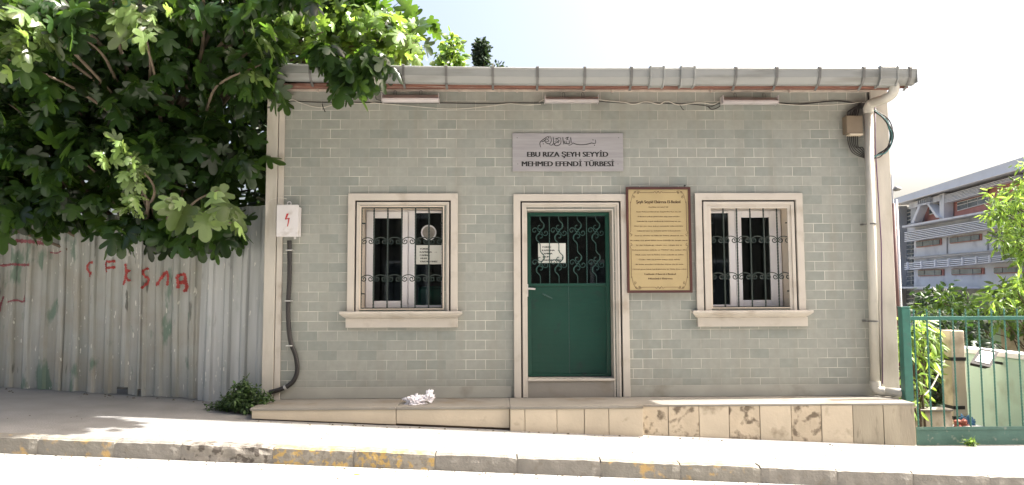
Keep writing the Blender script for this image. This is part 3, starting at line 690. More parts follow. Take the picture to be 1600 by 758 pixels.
# boards under the eave
zw = XZ(800, 141.5)[1]
b = MB(); b.hexa([(XL-.15, -.415, g0+.03), (gxr-.02, -.415, g0+.03), (gxr-.02, -.415, g0-.012), (XL-.15, -.415, g0-.012)],
                 [(XL-.15, -.395, g0+.03), (gxr-.02, -.395, g0+.03), (gxr-.02, -.395, g0-.012), (XL-.15, -.395, g0-.012)]); b.build('fascia_board', MT['soffit'], B, bevel=.003)
for k in range(3):
    ya, yb = -.394+k*.131, -.394+k*.131+.126
    za, zb_ = g0+(zw-g0)*(k/3)+.004*k, g0+(zw-g0)*((k+1)/3)+.004*k
    MB().hexa([(XL-.15, ya, za), (gxr-.03, ya, za), (gxr-.03, yb, zb_), (XL-.15, yb, zb_)], [(XL-.15, ya, za+.02), (gxr-.03, ya, za+.02), (gxr-.03, yb, zb_+.02), (XL-.15, yb, zb_+.02)]).build('soffit_board', MT['soffit'], B, bevel=.002)
MB().box(XL+.08, XR-.2, -.028, -.001, zw-.016, zw+.012).build('eave_strip', MT['soffit_pale'], B, bevel=.002)
for p in (498, 627, 718, 780, 808, 956, 1110, 1232):
    x = XZ(p, 141)[0]; MB().box(x-.012, x+.012, -.06, -.0285, zw-.03, zw+.004).build('eave_clip', MT['soffit_pale'], B)
b = MB(); rz = g0+.10
prof_r = []
b.hexa([(XL-.18, -.415, rz+.02), (gxr-.01, -.415, rz-.01), (gxr-.01, 6.3, rz+.30), (XL-.18, 6.3, rz+.33)], [(XL-.18, -.415, rz+.045), (gxr-.01, -.415, rz+.01), (gxr-.01, 6.3, rz+.34), (XL-.18, 6.3, rz+.37)])
b.build('roof', MT['roof'], B)


# ---- downpipe
dp = empty('downpipe', (4.2, -.1, LZ), parent=B)
pa = [pY(1397, 130, -.46), pY(1397, 140, -.46), pY(1393, 148, -.43), pY(1382, 155, -.35), pY(1366, 160, -.16), pY(1358, 165, -.10), pY(1356, 175, -.095)]
MB().tube(smooth_path(pa, 6), .052, 16).build('swan_neck', MT['pipe'], dp, smooth=True)
pt_, pb_ = pY(1356.5, 168, -.095), pY(1367.5, 600, -.095)
xp = (pt_.x+pb_.x)/2
MB().tube([(pt_.x, -.095, pt_.z), (pb_.x, -.095, pb_.z)], .049, 20).build('pipe', MT['pipe'], dp, smooth=True)
MB().tube([(pt_.x, -.095, pt_.z), (pt_.x, -.095, pt_.z-.07)], .055, 20).build('socket', MT['pipe'], dp)
MB().tube([(pb_.x, -.095, pb_.z+.03), (pb_.x, -.095, pb_.z-.02)], .055, 20).build('socket', MT['pipe'], dp)
eb = [(pb_.x, -.095, pb_.z-.02), (pb_.x, -.10, LZ+.09), (pb_.x+.035, -.115, LZ+.06), (pb_.x+.08, -.14, LZ+.055)]
MB().tube(smooth_path(eb, 5), .052, 16).build('shoe_elbow', MT['pipe'], dp, smooth=True)
oe = Vector((pb_.x+.29, -.28, LZ+.052))
ob = MB().tube([(pb_.x+.07, -.135, LZ+.055), oe], .047, 20, cap=False); ob.build('outlet', MT['pipe'], dp, smooth=True, solid=.004)
dirv = (oe-Vector((pb_.x+.07, -.135, LZ+.055))).normalized()
MB().tube([oe-dirv*.05, oe-dirv*.045], .043, 20).build('outlet_shade', MT['hollow'], dp)  # near-black disc painted as the shade inside the pipe
for py in (350, 502):
    x, z = XZ(1362 if py == 350 else 1365, py, -.095)
    MB().tube([(x, -.095, z-.009), (x, -.095, z+.009)], .0535, 20).build('clamp', MT['gutterdark'], dp)
    MB().box(x-.085, x-.05, -.09, -.001, z-.007, z+.007).build('clamp', MT['gutterdark'], dp)

# ---- ledge
RD, LD, PD = -.585, -.625, -.665
def panels(par, edges, yf, zt, mats, gap_under=0, name='cladding_panel'):
    for i in range(len(edges)-1):
        a, c_ = edges[i]+.003, edges[i+1]-.003
        za, zc = zs(a, yf)+gap_under, zs(c_, yf)+gap_under
        if not gap_under: za -= .04; zc -= .04
        dy = random.uniform(-.003, .003)
        MB().hexa([(a, yf+dy, za), (c_, yf+dy, zc), (c_, yf+dy, zt), (a, yf+dy, zt)], [(a, yf+.02, za), (c_, yf+.02, zc), (c_, yf+.02, zt), (a, yf+.02, zt)]).build(name, mats[i], par, bevel=.003)
xq = lambda p, Y: pY(p, 640, Y).x
lg = empty('ledge', (1, -.3, LZ-.2), parent=B)
p0, pm_, p1 = xq(797, PD), 0, xq(1005, PD)
xl0, xmid, xr1 = xq(393, LD), xq(619, LD), pY(1428.5, 632, RD).x
# stone cores behind the panels
MB().hexa([(xl0+.03, LD+.03, zs(xl0, 0)-.1), (p0, LD+.03, zs(p0, 0)-.1), (p0, -.001, zs(p0, 0)-.1), (xl0+.03, -.001, zs(xl0, 0)-.1)], [(xl0+.03, LD+.03, LZ-.031), (p0, LD+.03, LZ-.031), (p0, -.001, LZ-.031), (xl0+.03, -.001, LZ-.031)]).build('ledge_core', mat('brown_mortar_core', (.13, .095, .07), .9, var=.3, scale=8), lg)
MB().hexa([(p0+.001, RD+.03, zs(p0, 0)-.1), (xr1-.025, RD+.03, zs(xr1, 0)-.2), (xr1-.025, -.001, zs(xr1, 0)-.2), (p0+.001, -.001, zs(p0, 0)-.1)], [(p0+.001, RD+.03, LZ-.031), (xr1-.025, RD+.03, LZ-.031), (xr1-.025, -.001, LZ-.031), (p0+.001, -.001, LZ-.031)]).build('ledge_core', MT['clad_grey'], lg)
for a, c_ in ((xl0-.012, xmid-.002), (xmid+.002, p0-.003)):
    MB().box(a, c_, LD-.012, -.0092, LZ-.03, LZ-.002).build('top_slab', MT['slab'], lg, bevel=.005)
MB().box(p1+.003, xr1+.006, RD-.006, -.0092, LZ-.022, LZ-.001).build('top_slab', MT['slab'], lg, bevel=.004)
panels(lg, [xl0, xmid], LD, LZ-.031, [MT['clad']], .012); panels(lg, [xmid, p0-.003], LD, LZ-.031, [MT['clad']], .022)
ex = [p1]+[xq(p, RD) for p in (1044, 1092, 1139, 1187, 1236, 1283, 1332, 1380)]+[xr1]
ms = ['clad_rough', 'clad_rough', 'clad', 'clad_rough', 'clad', 'clad_rough', 'clad', 'clad_grey', 'clad_grey']
panels(lg, ex, RD, LZ-.0225, [MT[m] for m in ms])
MB().hexa([(xr1-.02, RD+.022, zs(xr1, RD)-.1), (xr1, RD+.022, zs(xr1, RD)-.1), (xr1, -.02, zs(xr1, RD)-.2), (xr1-.02, -.02, zs(xr1, RD)-.2)], [(xr1-.02, RD+.022, LZ-.0225), (xr1, RD+.022, LZ-.0225), (xr1, -.02, LZ-.0225), (xr1-.02, -.02, LZ-.0225)]).build('cladding_panel', MT['clad_grey'], lg)
st = empty('door_step', ((p0+p1)/2, PD, LZ-.3), parent=B)
MB().hexa([(p0+.01, PD+.025, zs(p0, 0)-.1), (p1-.01, PD+.025, zs(p1, 0)-.1), (p1-.01, RD+.029, zs(p1, 0)-.1), (p0+.01, RD+.029, zs(p0, 0)-.1)], [(p0+.01, PD+.025, LZ-.028), (p1-.01, PD+.025, LZ-.028), (p1-.01, RD+.029, LZ-.028), (p0+.01, RD+.029, LZ-.028)]).build('step_core', MT['clad'], st)
MB().box(p0-.002, p1+.002, PD-.01, -.0315, LZ-.0275, LZ+.002).build('step_slab', MT['slab'], st, bevel=.005)
panels(st, [p0]+[xq(p, PD) for p in (820, 870, 913, 951)]+[p1], PD, LZ-.028, [MT['clad']]*5)
MB().hexa([(p0, PD+.02, zs(p0, 0)-.05), (p0+.008, PD+.02, zs(p0, 0)-.05), (p0+.008, LD, zs(p0, 0)-.05), (p0, LD, zs(p0, 0)-.05)], [(p0, PD+.02, LZ-.028), (p0+.008, PD+.02, LZ-.028), (p0+.008, LD, LZ-.028), (p0, LD, LZ-.028)]).build('cladding_panel', MT['clad'], st)

# ------------------------------------------------------------------ things on the wall
# name sign
x0, z1 = XZ(800.5, 208, -.02); x1, z0 = XZ(974, 267.5, -.02)
sg = empty('name_sign', ((x0+x1)/2, -.02, z0), 'wide brushed steel name sign with black capitals and calligraphy above the door', 'sign')
MB().box(x0, x1, -.022, -.001, z0, z1).build('sign_panel', MT['metal_sign'], sg, bevel=.003)
for s, cx, cy, wpx in (('EBU RIZA ŞEYH SEYYİD', 887, 241, 129), ('MEHMED EFENDİ TÜRBESİ', 887.5, 255.8, 147)):
    x, z = XZ(cx, cy, -.022); text(s, MT['black'], sg, x, z-.005, -.0225, height=.0585, width=wpx/F*8.10, bold=.075)
strokes = [[(960, 185), (968, 215), (962, 242), (930, 244), (910, 236), (890, 240), (850, 252), (780, 264), (700, 264), (640, 250), (608, 236), (590, 255), (560, 272), (535, 270)],
 [(572, 148), (578, 200), (582, 238)], [(548, 195), (552, 240), (530, 250), (505, 240), (500, 200)], [(500, 245), (475, 238), (470, 200)], [(448, 145), (452, 200), (462, 258)], [(490, 165), (520, 150), (545, 145)],
 [(505, 185), (525, 175), (530, 190)], [(405, 150), (418, 190), (415, 240), (385, 272), (345, 280), (315, 262), (335, 235), (370, 222), (350, 205), (320, 212)], [(330, 175), (360, 165), (395, 150)], [(372, 190), (390, 200), (372, 240)],
 [(296, 140), (300, 190), (298, 245), (270, 272), (235, 262)], [(248, 128), (262, 160), (266, 205), (245, 245), (205, 245), (170, 215), (175, 180), (205, 175), (225, 200), (210, 218), (180, 205)],
 [(240, 130), (200, 140), (160, 168), (115, 200), (88, 235), (92, 280), (102, 305)], [(115, 222), (150, 205), (170, 190)], [(215, 160), (235, 150)], [(310, 240), (320, 262), (300, 270)]]
b = MB()
def cx_(p): return XZ(835+p[0]/10.1, 200+p[1]/10.1, -.024)
for s in strokes:
    q = smooth_path([(cx_(p)[0], 0, cx_(p)[1]) for p in s], 4); n = len(q)
    b.tube([(v.x, -.0228, v.z) for v in q], [.0022+.0022*math.sin(math.pi*min(1, (i+2)/(n+2)))for i in range(n)], 5)
for p in ((925, 188), (948, 272), (140, 250), (358, 180), (225, 152), (520, 160)):
    x, z = cx_(p); b.tube([(x, -.0235, z), (x, -.0215, z)], .006, 6)
b.build('calligraphy', MT['black'], sg)
for (px, py) in ((808, 216), (966, 216), (809, 257), (965, 257)):
    x, z = XZ(px, py); MB().tube([(x, -.026, z), (x, -.02, z)], .005, 8).build('screw', MT['gutterdark'], sg)
# gold plaque
x0, z1 = XZ(977.5, 292.5, -.05); x1, z0 = XZ(1082, 457.5, -.05); fw = .028
pq = empty('plaque', ((x0+x1)/2, -.05, z0), 'tall gold plaque of small text in a brown frame beside the door', 'plaque')
YF = -.065
b = MB(); frame_rect(b, x0, x1, z0, z1, fw, YF, -.041); b.build('plaque_frame', MT['brownframe'], pq, bevel=.004)
YP = -.052
MB().box(x0+fw, x1-fw, YP, -.0412, z0+fw, z1-fw).build('plaque_panel', MT['gold'], pq)
cx = (x0+x1)/2; W_ = x1-x0-2*fw; H_ = z1-z0-2*fw; ZP = z1-fw
def zt(py): return z1-(py-292.5)/(457.5-292.5)*(z1-z0)
def xt(px): return x0+(px-977.5)/(1082-977.5)*(x1-x0)
text('Şeyh Seyyid Ebürrıza El-Bedevî', MT['brownink'], pq, xt(1030), zt(316), YP-.0006, height=.034, width=.50, bold=.06)
lines = ['Kuddise sırruhu\'l âlî', 'Şeyh Mehmed Efendi bin Seyyid Ebu Rıza bin Ali', 'El-Bedevî tarîkatı pîrlerinden olup uzun seneler', 'Üsküdar\'da irşad vazifesinde bulunmuş bir zat', 'Hicrî bin yüz otuz dokuz senesinde vefat etmiştir', 'mübarek kabri bu türbenin içinde bulunmaktadır', 'Ziyaret edenler üç ihlâs bir Fâtiha okuyarak dua', 'Bu mekân nice gönül ehlinin huzur bulduğu bir dergâh olarak', 'Ey zâir! Edeple gir, edeple otur, edeple dua et', 'Ruhaniyetinden istifade et "Fâtiha" oku, şefaat dile', 'Allah rızası için el-Fâtiha maa\'s-salavât ve selâm', 'Cenâb-ı Hak cümlemize şefaat nasip eylesin', 'Bu levha sevenleri tarafından hayrat olarak asıldı', 'Hizmeti geçen bütün kardeşlerimize bir Fâtiha ihsan ediniz']
ws = [.22, .50, .47, .49, .55, .49, .55, .64, .51, .60, .54, .46, .53, .60]
for i, (s, ww) in enumerate(zip(lines, ws)):
    text(s, MT['brownink'], pq, xt(1030), zt(324+i*7.45), YP-.0006, height=.0125, width=ww, bold=.05)
text('Lutfunâ-i Hazret-i Bedevî', MT['brownink'], pq, xt(1031), zt(428.5), YP-.0006, height=.02, width=.35, bold=.07)
text('Hüsnünâ-i Ebürrıza', MT['brownink'], pq, xt(1031), zt(435.5), YP-.0006, height=.02, width=.27, bold=.07)
b = MB(); T = .0028
def line(pts, r=T, sm=3): b.tube([(v.x, YP-.001, v.z) for v in (smooth_path([(p[0], 0, p[1]) for p in pts], sm) if sm else [Vector((p[0], 0, p[1])) for p in pts])], r, 4)
for sx in (1, -1):
    for sz, zb in ((1, z1-fw-.035), (-1, z0+fw+.035)):
        X = lambda u: cx+sx*u
        line([(X(.05), zb), (X(.20), zb)], T, 0)
        for c0, r0 in ((.225, .014), (.262, -.012)):
            line([(X(c0)+sx*p[0], zb-sz*(r0*.2)+sz*p[1]) for p in spiral(0, 0, .004, abs(r0), 0, math.pi*3, 14)], .002, 0)
        line([(X(.05), zb), (X(.035), zb+sz*.012), (X(.02), zb-sz*.006), (X(.0), zb+sz*.016)], .0028)
        line([(X(.20), zb), (X(.22), zb+sz*.018), (X(.255), zb+sz*.014), (X(.285), zb-sz*.02), (X(.300), zb-sz*.07), (X(.31), zb-sz*.12)], .0022)
        line([(X(.29), zb-sz*.03)]+[(X(.275)+sx*p[0], zb-sz*.05+sz*p[1]) for p in spiral(0, 0, .016, .004, 1, math.pi*3, 12)], .0022)
        line([(X(.313), zb-sz*.10), (X(.313), zb-sz*.43)], T, 0)
        line([(X(.313), zb-sz*.43), (X(.325), zb-sz*.455), (X(.300), zb-sz*.47), (X(.315), zb-sz*.49)], .0026)
b.build('plaque_border', MT['brownink'], pq)
x, z = XZ(1070, 291.5, -.05); MB().tube([(x, -.055, z+.01), (x, -.03, z+.01)], .01, 8).build('hook', MT['black'], pq)

# electric meter box + conduit
x0, z1 = XZ(432.5, 320, -.16); x1, z0 = XZ(465.5, 370, -.16)
eb_ = empty('electric_box', ((x0+x1)/2, -.04, z0), 'pale grey electricity box with a red lightning bolt beside the left corner', 'electric box')
MB().box(x0+.012, XZ(470, 340, -.06)[0], -.135, -.036, z0+.008, z1-.02).build('box_body', MT['box_w'], eb_, bevel=.006)
MB().box(x0, x1, -.165, -.1355, z0, z1).build('box_door', MT['box_w'], eb_, bevel=.006)
bx0 = (x0+x1)/2; bzc = XZ(447, 344, -.165)[1]
bolt = [(.020, .072), (-.012, .072), (-.026, .008), (-.006, .004), (-.012, -.068), (.020, .022), (.002, .026)]
bolt = [(.018, .074), (-.004, .074), (-.024, .012), (-.010, .014), (-.002, .020), (-.006, .006), (.010, .024), (.000, -.066), (.022, .030), (.022, .040), (.000, .022), (.010, .050)]
b = MB(); b.prism([(bx0+x, -.1665, bzc+z) for x, z in [(.016, .072), (-.008, .072), (-.026, .010), (-.012, .008), (.006, .046)]], (0, .0012, 0))
b.prism([(bx0+x, -.1665, bzc+z) for x, z in [(.028, .024), (.012, .022), (.000, -.070), (.010, -.070), (.020, -.018)]], (0, .0012, 0))
b.prism([(bx0+x, -.1665, bzc+z) for x, z in [(-.020, .016), (.026, .026), (.024, .014), (-.022, .004)]], (0, .0012, 0)); b.build('warning_bolt', MT['red'], eb_)
b = MB(); hz_ = z1; b.tube(smooth_path([(bx0-.02, -.1, hz_-.005), (bx0-.018, -.1, hz_+.03), (bx0, -.1, hz_+.04), (bx0+.018, -.1, hz_+.03), (bx0+.02, -.1, hz_-.005)], 4), .006, 6); b.build('hanging_loop', MT['box_w'], eb_)
x, z = XZ(461, 372, -.1); MB().tube([(x, -.1, z-.01), (x, -.1, z+.02)], .012, 10).build('cable_gland', MT['box_w'], eb_)
cpts = [(452, 376), (452.5, 400), (452, 440), (450, 480), (451.5, 515), (455, 537), (462, 556), (464.5, 577), (460, 593), (450, 603), (436, 609), (421, 613)]
cd_ = empty('conduit', (XZ(452, 500)[0], -.03, LZ), 'black corrugated cable conduit snaking down the tiles below the electricity box', 'conduit')
path = smooth_path([pY(px, py, -.045) for px, py in cpts], 16)
vs = [ .024+.0015*(i % 2) for i in range(len(path))]
MB().tube(path, vs, 10).build('conduit_hose', MT['cable_b'], cd_, smooth=False)
for px, py in ((452.5, 391), (451, 470), (452.5, 540), (446, 606)):
    p = pY(px, py, -.045); a = 0
    if py == 606: MB().tube([(p.x-.012, -.045, p.z-.004), (p.x+.010, -.045, p.z+.008)], .030, 10).build('clip', MT['steel'], cd_)
    else: MB().box(p.x-.036, p.x+.036, -.074, -.001, p.z-.008, p.z+.006).build('clip', MT['steel'], cd_, bevel=.003)
# thin stray wire by the box
b = MB(); b.tube(smooth_path([pY(414, 322, -.08), pY(422, 313, -.1), pY(436, 309, -.12), pY(448, 311, -.06)], 6), .003, 5); tag(b.build('stray_wire', MT['cable_w']), 'thin pale wire looping above the electricity box', 'wire')

# fluorescent lamps
def lamp(px0, px1, py0, py1, label, brk, flat=False):
    Y = -.11; x0, z1 = XZ(px0, py0, Y); x1, z0 = XZ(px1, py1, Y)
    t = empty('strip_lamp', ((x0+x1)/2, 0, z0), label, 'strip lamp', 'strip lamps under the eave')
    h = z1-z0; prof = [(-.062, z1-.004), (-.075, z1-.002), (-.15, z0+h*.35), (-.15, z0+.004), (-.14, z0), (-.062, z0+.004)]
    b = MB(); b.extrude_x(prof, [x0+.006, x1-.006], closed=True); b.build('diffuser', MT['lampdif'] if not flat else MT['lamp'], t, bevel=.003)
    MB().box(x0+.01, x1-.01, -.0615, -.045, z0+.004, z1+.004).build('housing', MT['lamp'], t, bevel=.003)
    for x in (x0, x1): MB().box(min(x, x+.006)-(.006 if x == x1 else 0), max(x, x+.006)-(.006 if x == x1 else 0), -.154, -.04, z0-.004, z1+.004).build('end_cap', MT['lamp'], t)
    for p in brk:
        x = XZ(p, 150)[0]; MB().tube(smooth_path([(x-.012, -.05, z1-.01), (x-.014, -.03, z1+.05), (x, -.03, z1+.062), (x+.014, -.03, z1+.05), (x+.012, -.05, z1-.01)], 3), .0035, 5).build('bracket', MT['gutterdark'], t)
        MB().box(x-.012, x+.012, -.0445, -.001, z0+.01, z0+.035).build('spacer', MT['gutterdark'], t)
    return t
lamp(597, 686, 147, 159, 'pale strip lamp under the eave above the left window', (618, 658))
lamp(851, 935, 150, 160, 'grimy strip lamp under the eave above the name sign', (880, 910), True)
lamp(1128, 1215, 151, 162, 'grey strip lamp under the eave near the gutter downpipe', (1147, 1192), True)
# cables along the wall
def wire(pts, r, m, label, Y=-.02, name='cable', n=6):
    b = MB(); b.tube(smooth_path([pY(p[0], p[1], p[2] if len(p) > 2 else Y) for p in pts], n), r, 6)
    return tag(b.build(name, m, smooth=True), label, 'cable')
wire([(418, 172, -.06), (430, 166, -.05), (445, 160), (457, 156), (470, 161), (490, 167), (505, 168), (520, 164), (535, 160), (550, 161), (575, 162), (585, 161), (620, 164), (680, 169), (720, 170), (765, 166), (785, 163), (800, 162), (820, 164), (845, 163)], .0042, MT['cable_w'], 'dirty white cable sagging along the wall between left corner and centre lamp', -.03)
wire([(418, 168, -.05), (432, 165), (447, 160), (458, 158), (500, 160), (560, 160), (600, 161), (680, 161), (760, 162), (800, 161), (850, 161)], .005, MT['cable_b'], 'black cable running level along the wall left of the centre lamp', -.015)
wire([(598, 158), (588, 155), (588, 146), (594, 142), (601, 143)], .0045, MT['cable_b'], 'short black lead curling over the end of the pale lamp above the left window', -.04)
wire([(842, 160), (850, 155), (858, 154)], .004, MT['cable_w'], 'short white lead entering the left end of the grimy centre lamp', -.05)
wire([(935, 155, -.06), (945, 157), (975, 160), (990, 163), (1010, 159), (1030, 163), (1042, 158), (1060, 164), (1085, 161), (1100, 161), (1115, 163), (1125, 158), (1130, 158, -.06)], .0048, MT['cable_w'], 'kinked white cable on the wall between the centre lamp and the grey lamp', -.03)
wire([(935, 158), (970, 161), (1010, 161), (1050, 162), (1080, 163), (1100, 165), (1110, 167), (1120, 163), (1128, 161)], .0045, MT['cable_b'], 'black cable twisted behind the kinked white one between centre and grey lamps', -.018)
wire([(1062, 163), (1066, 170), (1069, 172)], .004, MT['cable_b'], 'loose black cable end hanging right of the centre lamp', -.03)
wire([(503, 162), (505, 168), (508, 175)], .006, MT['cable_b'], 'loose black cable tail hanging below the wires near the left corner', -.03)
wire([(1106, 166), (1112, 171), (1122, 168), (1128, 162)], .005, MT['cable_b'], 'loose black loop hanging left of the grey lamp', -.03)
wire([(1214, 162, -.06), (1240, 164), (1270, 165), (1300, 164), (1325, 162), (1345, 160), (1352, 160)], .0042, MT['cable_w'], 'white cable sagging from the grey lamp to the downpipe', -.03)
wire([(1214, 161), (1245, 163), (1270, 161), (1290, 159), (1310, 158), (1330, 160), (1350, 163)], .007, MT['cable_b'], 'bundled black cable between the grey lamp and the downpipe', -.02)
# junction box by the downpipe
x0, z1 = XZ(1323, 180, -.12); x1, z0 = XZ(1350, 215, -.12)
jb = empty('junction_box', ((x0+x1)/2, 0, z0), 'brown cable junction box with black tails beside the downpipe', 'junction box')
MB().box(x0, x1, -.11, -.001, z0+.05, z1).build('box_body', MT['box_br'], jb, bevel=.008)
MB().box(x0+.03, x1-.005, -.118, -.03, z0+.03, z0+.048).build('box_lip', MT['cream'], jb, bevel=.003)
b = MB()
for k in range(6):
    xx = x0+.04+k*.022; b.tube(smooth_path([(xx, -.05, z0+.05), (xx-.005, -.06, z0-.04-.01*k), (xx+.05, -.05, z0-.16+.012*k), (x1+.06, -.03, z0-.22+.01*k)], 5), .006, 5)
b.build('cable_tail', MT['cable_b'], jb)
b = MB()
for k in range(7): b.tube(smooth_path([(x0+.06+.015*k, -.04, z1-.02), (x0+.05+.02*k, -.05, z1+.06+.01*(k % 3)), (x1+.02, -.05, z1+.10+.01*k), (x1+.12, -.05, z1+.02)], 5), .007, 5)
b.build('cable_feed', MT['cable_b'], jb)
# coil of cables round the corner
co_ = empty('cable_coil', pY(1380, 210, -.05), 'coil of black and teal cables hanging at the right corner behind the downpipe', 'cable coil')
cp = [(1366, 172), (1376, 178), (1386, 188), (1393, 200), (1396, 212), (1393, 226), (1384, 237), (1374, 243), (1366, 246)]
for k in range(8):
    m = 'cable_b' if k not in (5, 6) else 'cable_t'
    off = [(random.uniform(-2.5, 1.5), random.uniform(-3, 3)) for _ in cp]
    MB().tube(smooth_path([pY(x+o[0]-.5*k*(math.sin(i/8*3.14)), y+o[1], -.09-.012*(k % 3)) for i, ((x, y), o) in enumerate(zip(cp, off))], 5), .0065, 6).build('cable_strand', MT[m], co_, smooth=True)
b = MB(); b.tube([pY(1367.5, 168, -.05), pY(1367.5, 230, -.05), pY(1377, 380, -.05), pY(1379, 600, -.05)], .006, 6); tag(b.build('riser_cable', MT['cable_p'], smooth=True), 'thin violet cable running down the corner behind the downpipe', 'cable')

# crumpled bag on the ledge
import bmesh
def crumple(name, c, sx, sy, sz, m, seed, parent=None):
    from mathutils import noise
    bm = bmesh.new(); bmesh.ops.create_icosphere(bm, subdivisions=5, radius=1)
    for v in bm.verts:
        n1 = noise.noise(v.co*1.6+Vector((seed, 0, 0))); n2 = noise.noise(v.co*4+Vector((0, seed, 0))); n3 = noise.noise(v.co*9)
        r_ = 1+.7*n1+.7*abs(n2)+.30*abs(n3)-.55*abs(noise.noise(v.co*3.1+Vector((seed, 2, 1))))+.12*abs(noise.noise(v.co*16))
        v.co = v.co*r_
        v.co = Vector((v.co.x*sx, v.co.y*sy, max(0, v.co.z*.8+.25)*sz))
    me = bpy.data.meshes.new(name); bm.to_mesh(me); bm.free(); me.materials.append(m)
    me.polygons.foreach_set('use_smooth', [True]*len(me.polygons))
    o = bpy.data.objects.new(name, me); COL.objects.link(o)
    if parent: o.parent = parent; o.location = Vector(c)-wloc(parent)
    else: o.location = c
    return o
bc = pY(651, 627, -.40); 
bag = empty('plastic_bag', (bc.x, -.40, LZ), 'crumpled white plastic bag lying on the ledge between left window and door', 'plastic bag')
crumple('bag_bundle', (bc.x-.02, -.40, LZ-.002), .10, .07, .065, MT['rag'], 3.1, bag)
o = crumple('bag_knot', (bc.x+.105, -.38, LZ+.03), .045, .035, .085, MT['rag'], 8.7, bag); o.rotation_euler = (0, R(30), 0)

# green cloth-covered tomb inside, seen through the left window
tb = MB(); cxx = XZ(672, 460, .6)[0]+.13
tb.hexa([(cxx-.35, .50, LZ-.02), (cxx+.45, .50, LZ-.02), (cxx+.45, 2.6, LZ-.02), (cxx-.35, 2.6, LZ-.02)], [(cxx-.27, .55, -.02+XZ(672, 445, .6)[1]), (cxx+.37, .55, -.02+XZ(672, 445, .6)[1]), (cxx+.37, 2.5, .02+XZ(672, 445, .6)[1]), (cxx-.27, 2.5, .02+XZ(672, 445, .6)[1])])
tag(tb.build('draped_tomb', MT['cloth_g'], bevel=.04), 'tomb under a green cloth inside, low behind the left window', 'tomb')

# ------------------------------------------------------------------ corrugated fence
NEWF = fence_material(True)
fn = empty('sheet_fence', (-4.2, .5, -1.2), 'tall weathered corrugated metal sheet fence with red graffiti left of the building', 'fence')
def fence_y(x): return .36+(-2.7-x)*.12            # sheet line in plan, drifting back to the left
def corr(x):
    p = (x % .205)/.205; d_ = .036
    if p < .52: t = 0
    elif p < .64: t = (p-.52)/.12
    elif p < .90: t = 1
    else: t = (1-p)/.10
    return -d_*t
def fy(x, z, sheet_i=0): 
    return fence_y(x)+corr(x)+.012*math.sin(x*2.1+z*1.7)+.006*math.sin(x*7+z*3)-.02*(sheet_i % 2)
from mathutils import noise as mnoise
edges = [-7.9, -6.95, -6.0, -5.08, -4.18, -3.42, -2.55]
tops = [.92, .96, .98, 1.0, 1.05, 1.06]
def fence_top(x): return .93+(x+5.9)*.04
for i in range(len(edges)-1):
    a, c_ = edges[i]-.03, edges[i+1]+.03
    nx = int((c_-a)/.0125); nz = 26; b = MB(); lean = random.uniform(-.012, .012)
    keep = []
    for j in range(nz+1):
        for k in range(nx+1):
            x = a+(c_-a)*k/nx
            zb = zs(x, fence_y(x))+.012+.016*mnoise.noise(Vector((x*4, 1, 0)))-(.03 if i == 5 else 0); ztp = fence_top(x)+.03*mnoise.noise(Vector((i*3.3, 0, 0)))
            t = j/nz; z = zb+(ztp-zb)*t
            b.v.append((x+lean*t*2, fy(x, z, i)-.004*math.sin(t*3), z))
    hole = {(0, pY(178, 618, .5).x, pY(197, 618, .5).x), (0, pY(214, 620, .5).x, pY(219, 618, .5).x)}
    for j in range(nz):
        for k in range(nx):
            x = a+(c_-a)*(k+.5)/nx
            if j == 0 and any(h[1] < x < h[2] for h in hole): continue
            q = j*(nx+1)+k; b.f.append((q, q+1, q+nx+2, q+nx+1))
    o = b.build('fence_sheet', MT['fence'] if i < 5 else NEWF, fn, solid=.002)
    if i == 5: o['label'] = 'cleaner silvery sheet next to the building'
for z in (-.9, .2, .85):
    MB().hexa([(-7.9, fence_y(-7.9)+.05, z), (-2.5, fence_y(-2.5)+.05, z), (-2.5, fence_y(-2.5)+.09, z), (-7.9, fence_y(-7.9)+.09, z)], [(-7.9, fence_y(-7.9)+.05, z+.06), (-2.5, fence_y(-2.5)+.05, z+.06), (-2.5, fence_y(-2.5)+.09, z+.06), (-7.9, fence_y(-7.9)+.09, z+.06)]).build('fence_rail', MT['barkdark'], fn)
def graffiti(name, pxs, width, m, n=14):
    """strokes sprayed on the corrugations: ribbon laid on the sheet"""
    b = MB()
    for s in pxs:
        pts = []
        for (px, py) in s:
            x = pY(px, py, .5).x; p = pY(px, py, fence_y(x)); p = pY(px, py, fence_y(p.x)); pts.append(p)
        pth = smooth_path(pts, n); w_ = width
        vs = []; fs = []
        for i, p in enumerate(pth):
            t = (pth[min(i+1, len(pth)-1)]-pth[max(0, i-1)]); t.y = 0
            if t.length < 1e-6: t = Vector((1, 0, 0))
            t.normalize(); nrm = Vector((-t.z, 0, t.x)); ww = w_*(1+.3*math.sin(i*1.7)+.2*math.sin(i*.6))
            for sd in (-1, -.33, .33, 1):
                q = p+nrm*ww*sd
                sh = next((e for e in range(len(edges)-1) if edges[e] <= q.x < edges[e+1]), 5)
                yy = min(fy(q.x+dx, q.z, sh)-.004*math.sin((q.z+1.1)/2*3) for dx in (-.008, 0, .008))
                if abs(q.x-edges[sh]) < .04 or abs(q.x-edges[sh+1]) < .04: yy = min(yy, fy(q.x, q.z, sh+1)-.004)
                vs.append((q.x, yy-.006, q.z))
        for i in range(len(pth)-1):
            for k in range(3): fs.append((i*4+k, i*4+k+1, i*4+k+5, i*4+k+4))
        b.add(vs, fs)
    return b.build(name, m, fn)
def gp(pts): return [(x/4.848, 360+y/4.848) for x, y in pts]
graffiti('graffiti_letter', [gp([(728, 245), (690, 250), (672, 280), (685, 312), (718, 325)]), gp([(715, 325), (698, 340), (702, 355)])], .013, MT['grafred'])
